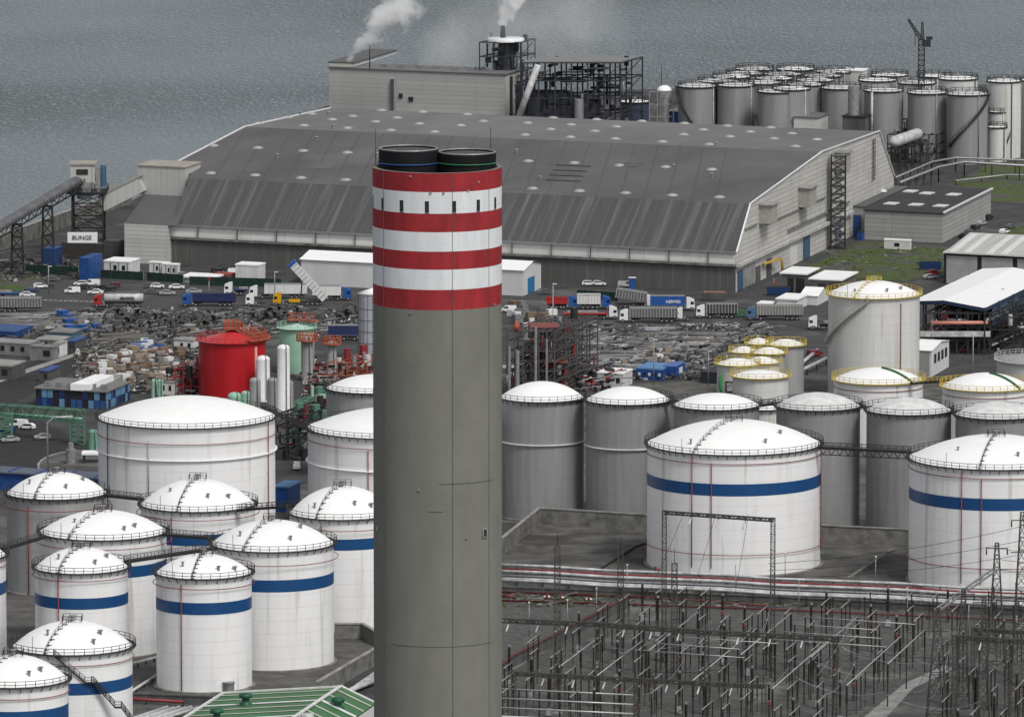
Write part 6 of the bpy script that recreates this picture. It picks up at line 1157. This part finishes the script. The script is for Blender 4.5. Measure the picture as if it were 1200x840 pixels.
for x, yt, yb_, lab in ((653, 640, 835, 'tallest dark lattice post next to the chimney end of the substation'), (790, 660, 800, 'dark lattice post beside the wire portal leg'), (727, 646, 765, 'slim dark lattice post before the portal tank')):
    p = G(x, yb_); t = thing('lattice_post', lab, 'post', p); z_ = zat(p, yt); MB().lattice((0, 0, 0), (0, 0, z_), 1.3, 1.0, int(z_ / 1.4), .1, .22).build('mast', PED, t); MB().box((0, 0, .2), (2, 2, .4)).build('footing', PALE, t); MB().tube([(0, 0, z_), (0, 0, z_ + 3)], .06, 5).build('spike', DARK, t)
for (x0, x1, yb_, yt, lab) in ((1006, 0, 0, 0, ''),):
    pass
def pylon(x, yb_, yt, w0, lab, arms=2):
    p = G(x, yb_); z_ = zat(p, yt); t = thing('pylon', lab, 'pylon', p); MB().lattice((0, 0, 0), (0, 0, z_), w0, .6, int(z_ / 2.4), .12, .24).build('mast', PED, t); [MB().bar((-2.2, 0, z_ * (.96 - .16 * k)), (2.2, 0, z_ * (.96 - .16 * k)), .18).build('cross_arm', PED, t) for k in range(arms)]
    for s in (-1, 1): MB().tube([(s * 2.1, 0, z_ * .96 - .1), (s * 2.1, 0, z_ * .96 - 1.3)], .14, 6).build('string_insulator', PORC, t)
    return p, z_
PY = [pylon(1098, 850, 712, 4.2, 'stout lattice pylon carrying the slanting twin beam'), pylon(1167, 790, 636, 3.8, 'slim lattice pylon at the upper end of the slanting twin beam'), pylon(1196, 835, 600, 4.4, 'tallest lattice pylon at the photo edge in front of the banded tank'), pylon(1128, 830, 690, 2.6, 'thin lattice pylon between the twin beam pylons'), pylon(1152, 845, 700, 2.4, 'thin lattice pylon nearest the tallest one')]
a, e_ = Vector((*PY[0][0].xy, PY[0][1])), Vector((*PY[1][0].xy, PY[1][1] * .82)); t = thing('beam', 'slanting pale twin beam hung between two lattice pylons', 'beam', a)
for s in (-.6, .6): MB().bar(a + Vector((s, 0, -.3)), e_ + Vector((s, 0, -.3)), .3).build('beam_chord', STEEL, t, True)
for k in range(10): q0 = a.lerp(e_, (k + .5) / 10); MB().bar(q0 + Vector((-.6, 0, -.3)), q0 + Vector((.6, 0, -.3)), .15).build('beam_spacer', STEEL, t, True)
def wire(name, lab, a, e_, sag=1.5, m=None, r=.045, grp=None):
    ps = [a.lerp(e_, i / 12) - Vector((0, 0, sag * 4 * (i / 12) * (1 - i / 12))) for i in range(13)]; o = MB().tube(ps, r, 4).build(name, m or DARK); tag(o, lab, 'cable', grp)
up = lambda p, z: Vector((p.x, p.y, z))
for k in range(3):
    w0 = up(G(800 + k * 38, 777), zat(G(778, 776), 602)); wire('power_cable', ['portal cable fanning to the gantry, chimney side', 'portal cable fanning to the gantry, middle one', 'portal cable fanning to the gantry, pylon side'][k], w0, up(G(730 + k * 60, 832), zb + 4), 1.5)
    wire('power_cable', ['long upper cable crossing the last banded tank', 'long middle cable crossing the last banded tank', 'long lower cable crossing the last banded tank'][k], up(G(900, 786), zat(G(905, 786), 660 + k * 8)), up(PY[2][0], PY[2][1] * (.93 - .07 * k)), 1.2); wire('power_cable', ['cable from slim pylon to the photo edge, top one', 'cable from slim pylon to the photo edge, middle one', 'cable from slim pylon to the photo edge, bottom one'][k], up(PY[1][0], PY[1][1] * (.96 - .08 * k)), up(G(1260, 800), PY[1][1] * (1.05 - .08 * k)), 1)
for k, (x, y, L_) in enumerate([(760, 770, 46), (812, 806, 60), (868, 775, 50), (905, 816, 62), (950, 778, 48), (992, 812, 56), (1040, 786, 40), (700, 800, 40), (655, 790, 38)]):
    a = G(x, y + 42); a.z = 8.6; e_ = a + D_ * L_; t = thing('overhead_busbar', 'long overhead aluminium tube on three posts ' + ['behind the portal leg', 'under the middle gantry', 'between the portal legs', 'past the far portal leg', 'starting at the end gantry post', 'beside the end gantry post', 'nearest the pylon path', 'behind the second gantry post', 'nearest the chimney'][k], 'busbar', (a.x, a.y, 0)); MB().tube([a, e_], .13, 6).build('tube', ALU, t, True)
    for q_ in (0, .5, 1): q0 = a.lerp(e_, q_); b = MB(); b.bar((q0.x, q0.y, 0), (q0.x, q0.y, 5), .26); insul(b, q0.x, q0.y, 5, 8.5, .26); b.build('post_insulator', PORC, t, True)
for k in range(8):
    a = G(905 + (k % 4) * 12 - (k // 4) * 150, 800 - (k % 4) * 9 + (k // 4) * 14); a.z = 8.9; e_ = a + E_ * (24 - (k % 3) * 3); t = thing('cross_busbar', 'thin pale cross tube in the substation ' + ['lowest of the set by the end gantry post', 'second of the set by the end gantry post', 'third of the set by the end gantry post', 'topmost of the set by the end gantry post', 'lowest of the set by the portal', 'second of the set by the portal', 'third of the set by the portal', 'topmost of the set by the portal'][k], 'busbar', (a.x, a.y, 0)); MB().tube([a, e_], .1, 6).build('tube', ALU, t, True)
    for q_ in (.02, .98): q0 = a.lerp(e_, q_); b = MB(); b.bar((q0.x, q0.y, 0), (q0.x, q0.y, 5.4), .24); insul(b, q0.x, q0.y, 5.4, 8.8, .22); b.build('post_insulator', PORC, t, True)
rg = random.Random(77)
for k in range(44):      # slack conductors between gantries, posts and pylons
    x = rg.uniform(600, 1190); y = rg.uniform(748, 830); a = G(x, y + 40); a.z = rg.choice([7.4, 7.4, 9, 12]); e_ = a + (D_ * rg.uniform(14, 42) if k % 3 else E_ * rg.uniform(10, 26)); e_.z = rg.choice([7.4, 9, 13]); wire('slack_conductor', 'thin slack conductor strung between posts of the switchyard', a, e_, rg.uniform(.8, 2.2), DARK if k % 2 else STEEL, .05, 'slack conductors in the switchyard')
gantry('tall dark gantry crowding the photo edge beside the pylons', [G(1118, 862), G(1180, 866), G(1248, 870)], zat(G(1180, 866), 748), .6, .7)
gantry('low dark gantry behind the pylons at the photo edge', [G(1140, 800), G(1205, 804)], zat(G(1140, 800), 735), .5, .5)
for k in range(4):
    a, e_ = G(575, 806 + k * 11, 6.5), G(742, 814 + k * 11, 6.5); t = thing('busbar', ['white busbar tube, uppermost of four by the chimney', 'white busbar tube, second of four by the chimney', 'white busbar tube, third of four by the chimney', 'white busbar tube, lowest of four by the chimney'][k], 'busbar', (a.x, a.y, 0)); MB().tube([a, e_], .16 if k < 3 else .3, 8).build('tube', ALU if k < 3 else WPAINT, t, True); 
    for q_ in range(7): q0 = a.lerp(e_, (q_ + .4) / 7); b = MB(); b.bar((q0.x, q0.y, 0), (q0.x, q0.y, 3.2), .22); insul(b, q0.x, q0.y, 3.2, 6.4, .2); b.build('post_insulator', PORC, t, True)
for x, y in ((665, 742), (699, 728), (862, 700), (936, 718), (1063, 728), (620, 745), (735, 700), (1135, 745), (1026, 690), (920, 686)):
    p = G(x, y); t = thing('yard_lamp', 'thin lamp post ' + {665: 'inside the retaining wall near the first lattice post', 699: 'on the gravel between lattice posts', 862: 'before the portal leg', 936: 'at the slope below the pipe rack', 1063: 'alone on the dark gravel above the last rows', 620: 'in the weeds by the chimney', 735: 'at the top of the retaining wall', 1135: 'between the pylons', 1026: 'by the pipe rack before the kerb', 920: 'standing against the portal tank base'}[x], 'lamp post', p); MB().tube([(0, 0, 0), (0, 0, 7)], .09, 6).build('pole', STEEL, t); MB().box((0, -.3, 7.1), (.35, .8, .22)).build('lamp_head', CABINW, t)
for x, yt, yb_ in ((158, 340, 362),): pass
for x, y, h_, lab in ((57, 345, 8, 'tall thin lamp post near the verge cars'), (245, 352, 6, 'round traffic sign post behind the blue lorry'), (322, 352, 8, 'lamp post between tractor units and raised tipper'), (648, 440, 24, 'tall pale lamp mast behind the steel frame'), (830, 452, 9, 'thin lamp post at the edge of the pipe yard'), (766, 452, 12, 'thin pale post in front of the blue containers'), (1140, 455, 14, 'pale mast before the pipe hall')):
    p = G(x, y); t = thing('lamp_post', lab, 'lamp post', p); MB().tube([(0, 0, 0), (0, 0, h_)], .12, 6).build('pole', STEEL, t); (MB().box((.4, 0, h_), (1.1, .4, .2)) if x != 245 else MB().lathe([(.05, 0), (.5, .05), (.5, .1), (.05, .15)], 12, (0, 0, h_)).box((0, -.1, h_ + .1), (.9, .1, .9))).build('lamp_head', CABINW if x != 245 else RED, t)
# fine pipework in front of g3/g4: fire piping in the tank farm floor
for lab, pts in (('red pipe loop on the floor behind the portal tank', [(755, 640), (760, 652), (770, 668)]), ('dark hose pipe crossing the stained floor near the chimney', [(700, 668), (745, 640), (757, 636)])):
    ps = [G(x, y, .4) for x, y in pts]; t = thing('pipeline', lab, 'pipeline', (ps[0].x, ps[0].y, 0)); MB().tube(ps, .25, 6).build('pipe', RED if 'red' in lab else DARK, t, True); b = MB(); [b.bar((p.x, p.y, 0), p, .2) for p in ps]; b.build('support', DARK, t, True)
# rubble breakwater strip and bushes
scrap('weeds', 'scattered weeds and stones on the grass beyond the gable', (960, 290, 1120, 318), 160, [GRASS, GRASS, PALE, GRASS], .3, .7, 41, .2); scrap('quay_clutter', 'odds and ends on the quay behind the conveyor', (-20, 296, 100, 330), 220, MIX + [DARK, DARK], .4, 1.2, 42, .5)
# ---------------------------------------------------------------- smoke
def smoke(label, A_, B_, ra, rb, dens, seed, nscale=.16, thr=.35):
    """a conical volume along A_-B_ whose density thins towards its rim and its far end"""
    ax = B_ - A_; o = MB(); pts = [ax * f for f in (-.06, 0, .25, .5, .75, 1.0, 1.12)]; rs = [(ra + (rb - ra) * max(f, 0)) * 1.25 for f in (-.06, 0, .25, .5, .75, 1, 1.12)]; o.tube(pts, rs, 20)
    m = bpy.data.materials.new('smoke_%d' % seed); m.use_nodes = True; N = m.node_tree.nodes; L = m.node_tree.links; N.remove(N['Principled BSDF']); v = N.new('ShaderNodeVolumePrincipled'); v.inputs['Color'].default_value = (.99, .99, .99, 1); v.inputs['Anisotropy'].default_value = 0
    tc = N.new('ShaderNodeTexCoord'); P = tc.outputs['Object']
    def M(op, a, b=None, c=None, clamp=False):
        n = N.new('ShaderNodeMath'); n.operation = op; n.use_clamp = clamp
        for k, x in enumerate((a, b, c)):
            if x is None: continue
            if isinstance(x, (int, float)): n.inputs[k].default_value = x
            else: L.new(x, n.inputs[k])
        return n.outputs[0]
    def V(op, a, b, out=0):
        n = N.new('ShaderNodeVectorMath'); n.operation = op
        for k, x in enumerate((a, b)):
            if isinstance(x, Vector): n.inputs[k].default_value = x
            elif x is not None: L.new(x, n.inputs[k])
        return n
    t_ = M('DIVIDE', V('DOT_PRODUCT', P, ax).outputs['Value'], ax.length_squared)
    sc_ = N.new('ShaderNodeVectorMath'); sc_.operation = 'SCALE'; sc_.inputs[0].default_value = ax; L.new(t_, sc_.inputs['Scale'])
    dist = N.new('ShaderNodeVectorMath'); dist.operation = 'DISTANCE'; L.new(P, dist.inputs[0]); L.new(sc_.outputs[0], dist.inputs[1])
    rad = M('MULTIPLY_ADD', t_, rb - ra, ra); q = M('SUBTRACT', 1, M('DIVIDE', dist.outputs['Value'], rad))
    n = N.new('ShaderNodeTexNoise'); n.inputs['Scale'].default_value = nscale; n.inputs['Detail'].default_value = 5; n.inputs['Roughness'].default_value = .62; n.inputs['Distortion'].default_value = .4; n.noise_dimensions = '4D'; n.inputs['W'].default_value = seed; L.new(P, n.inputs['Vector'])
    q = M('ADD', q, M('MULTIPLY_ADD', n.outputs[0], 3.2, -1.75)); end = M('SUBTRACT', 1.1, t_, clamp=True); end = M('MULTIPLY', end, 3.0, clamp=True); q = M('MULTIPLY', M('SUBTRACT', q, thr, clamp=True), end)
    L.new(M('MULTIPLY', q, dens), v.inputs['Density']); L.new(v.outputs[0], N['Material Output'].inputs['Volume'])
    ob = o.build('smoke_plume', m); ob.location = A_; ob['kind'] = 'stuff'; ob['label'] = label
s0 = SMOKE[0][0]; smoke('dense white smoke plume above the sooty tower', s0 + Vector((-1, 0, -1)), s0 + Vector((6, 0, 22)), 3.0, 10.5, 2.2, 3, thr=.1)
p = G(411, 175); zA = zat(p, 68); s1 = Vector((p.x, p.y, zA)); smoke('white smoke plume drifting off the beige building roof', s1, s1 + Vector((18, 0, 20)), 2.0, 9.5, 1.0, 8, thr=.12)
smoke('faint steam veil drifting over the process plant', s0 + Vector((-26, 6, -14)), s0 + Vector((34, 6, 6)), 12, 24, .03, 5, .05, .0)
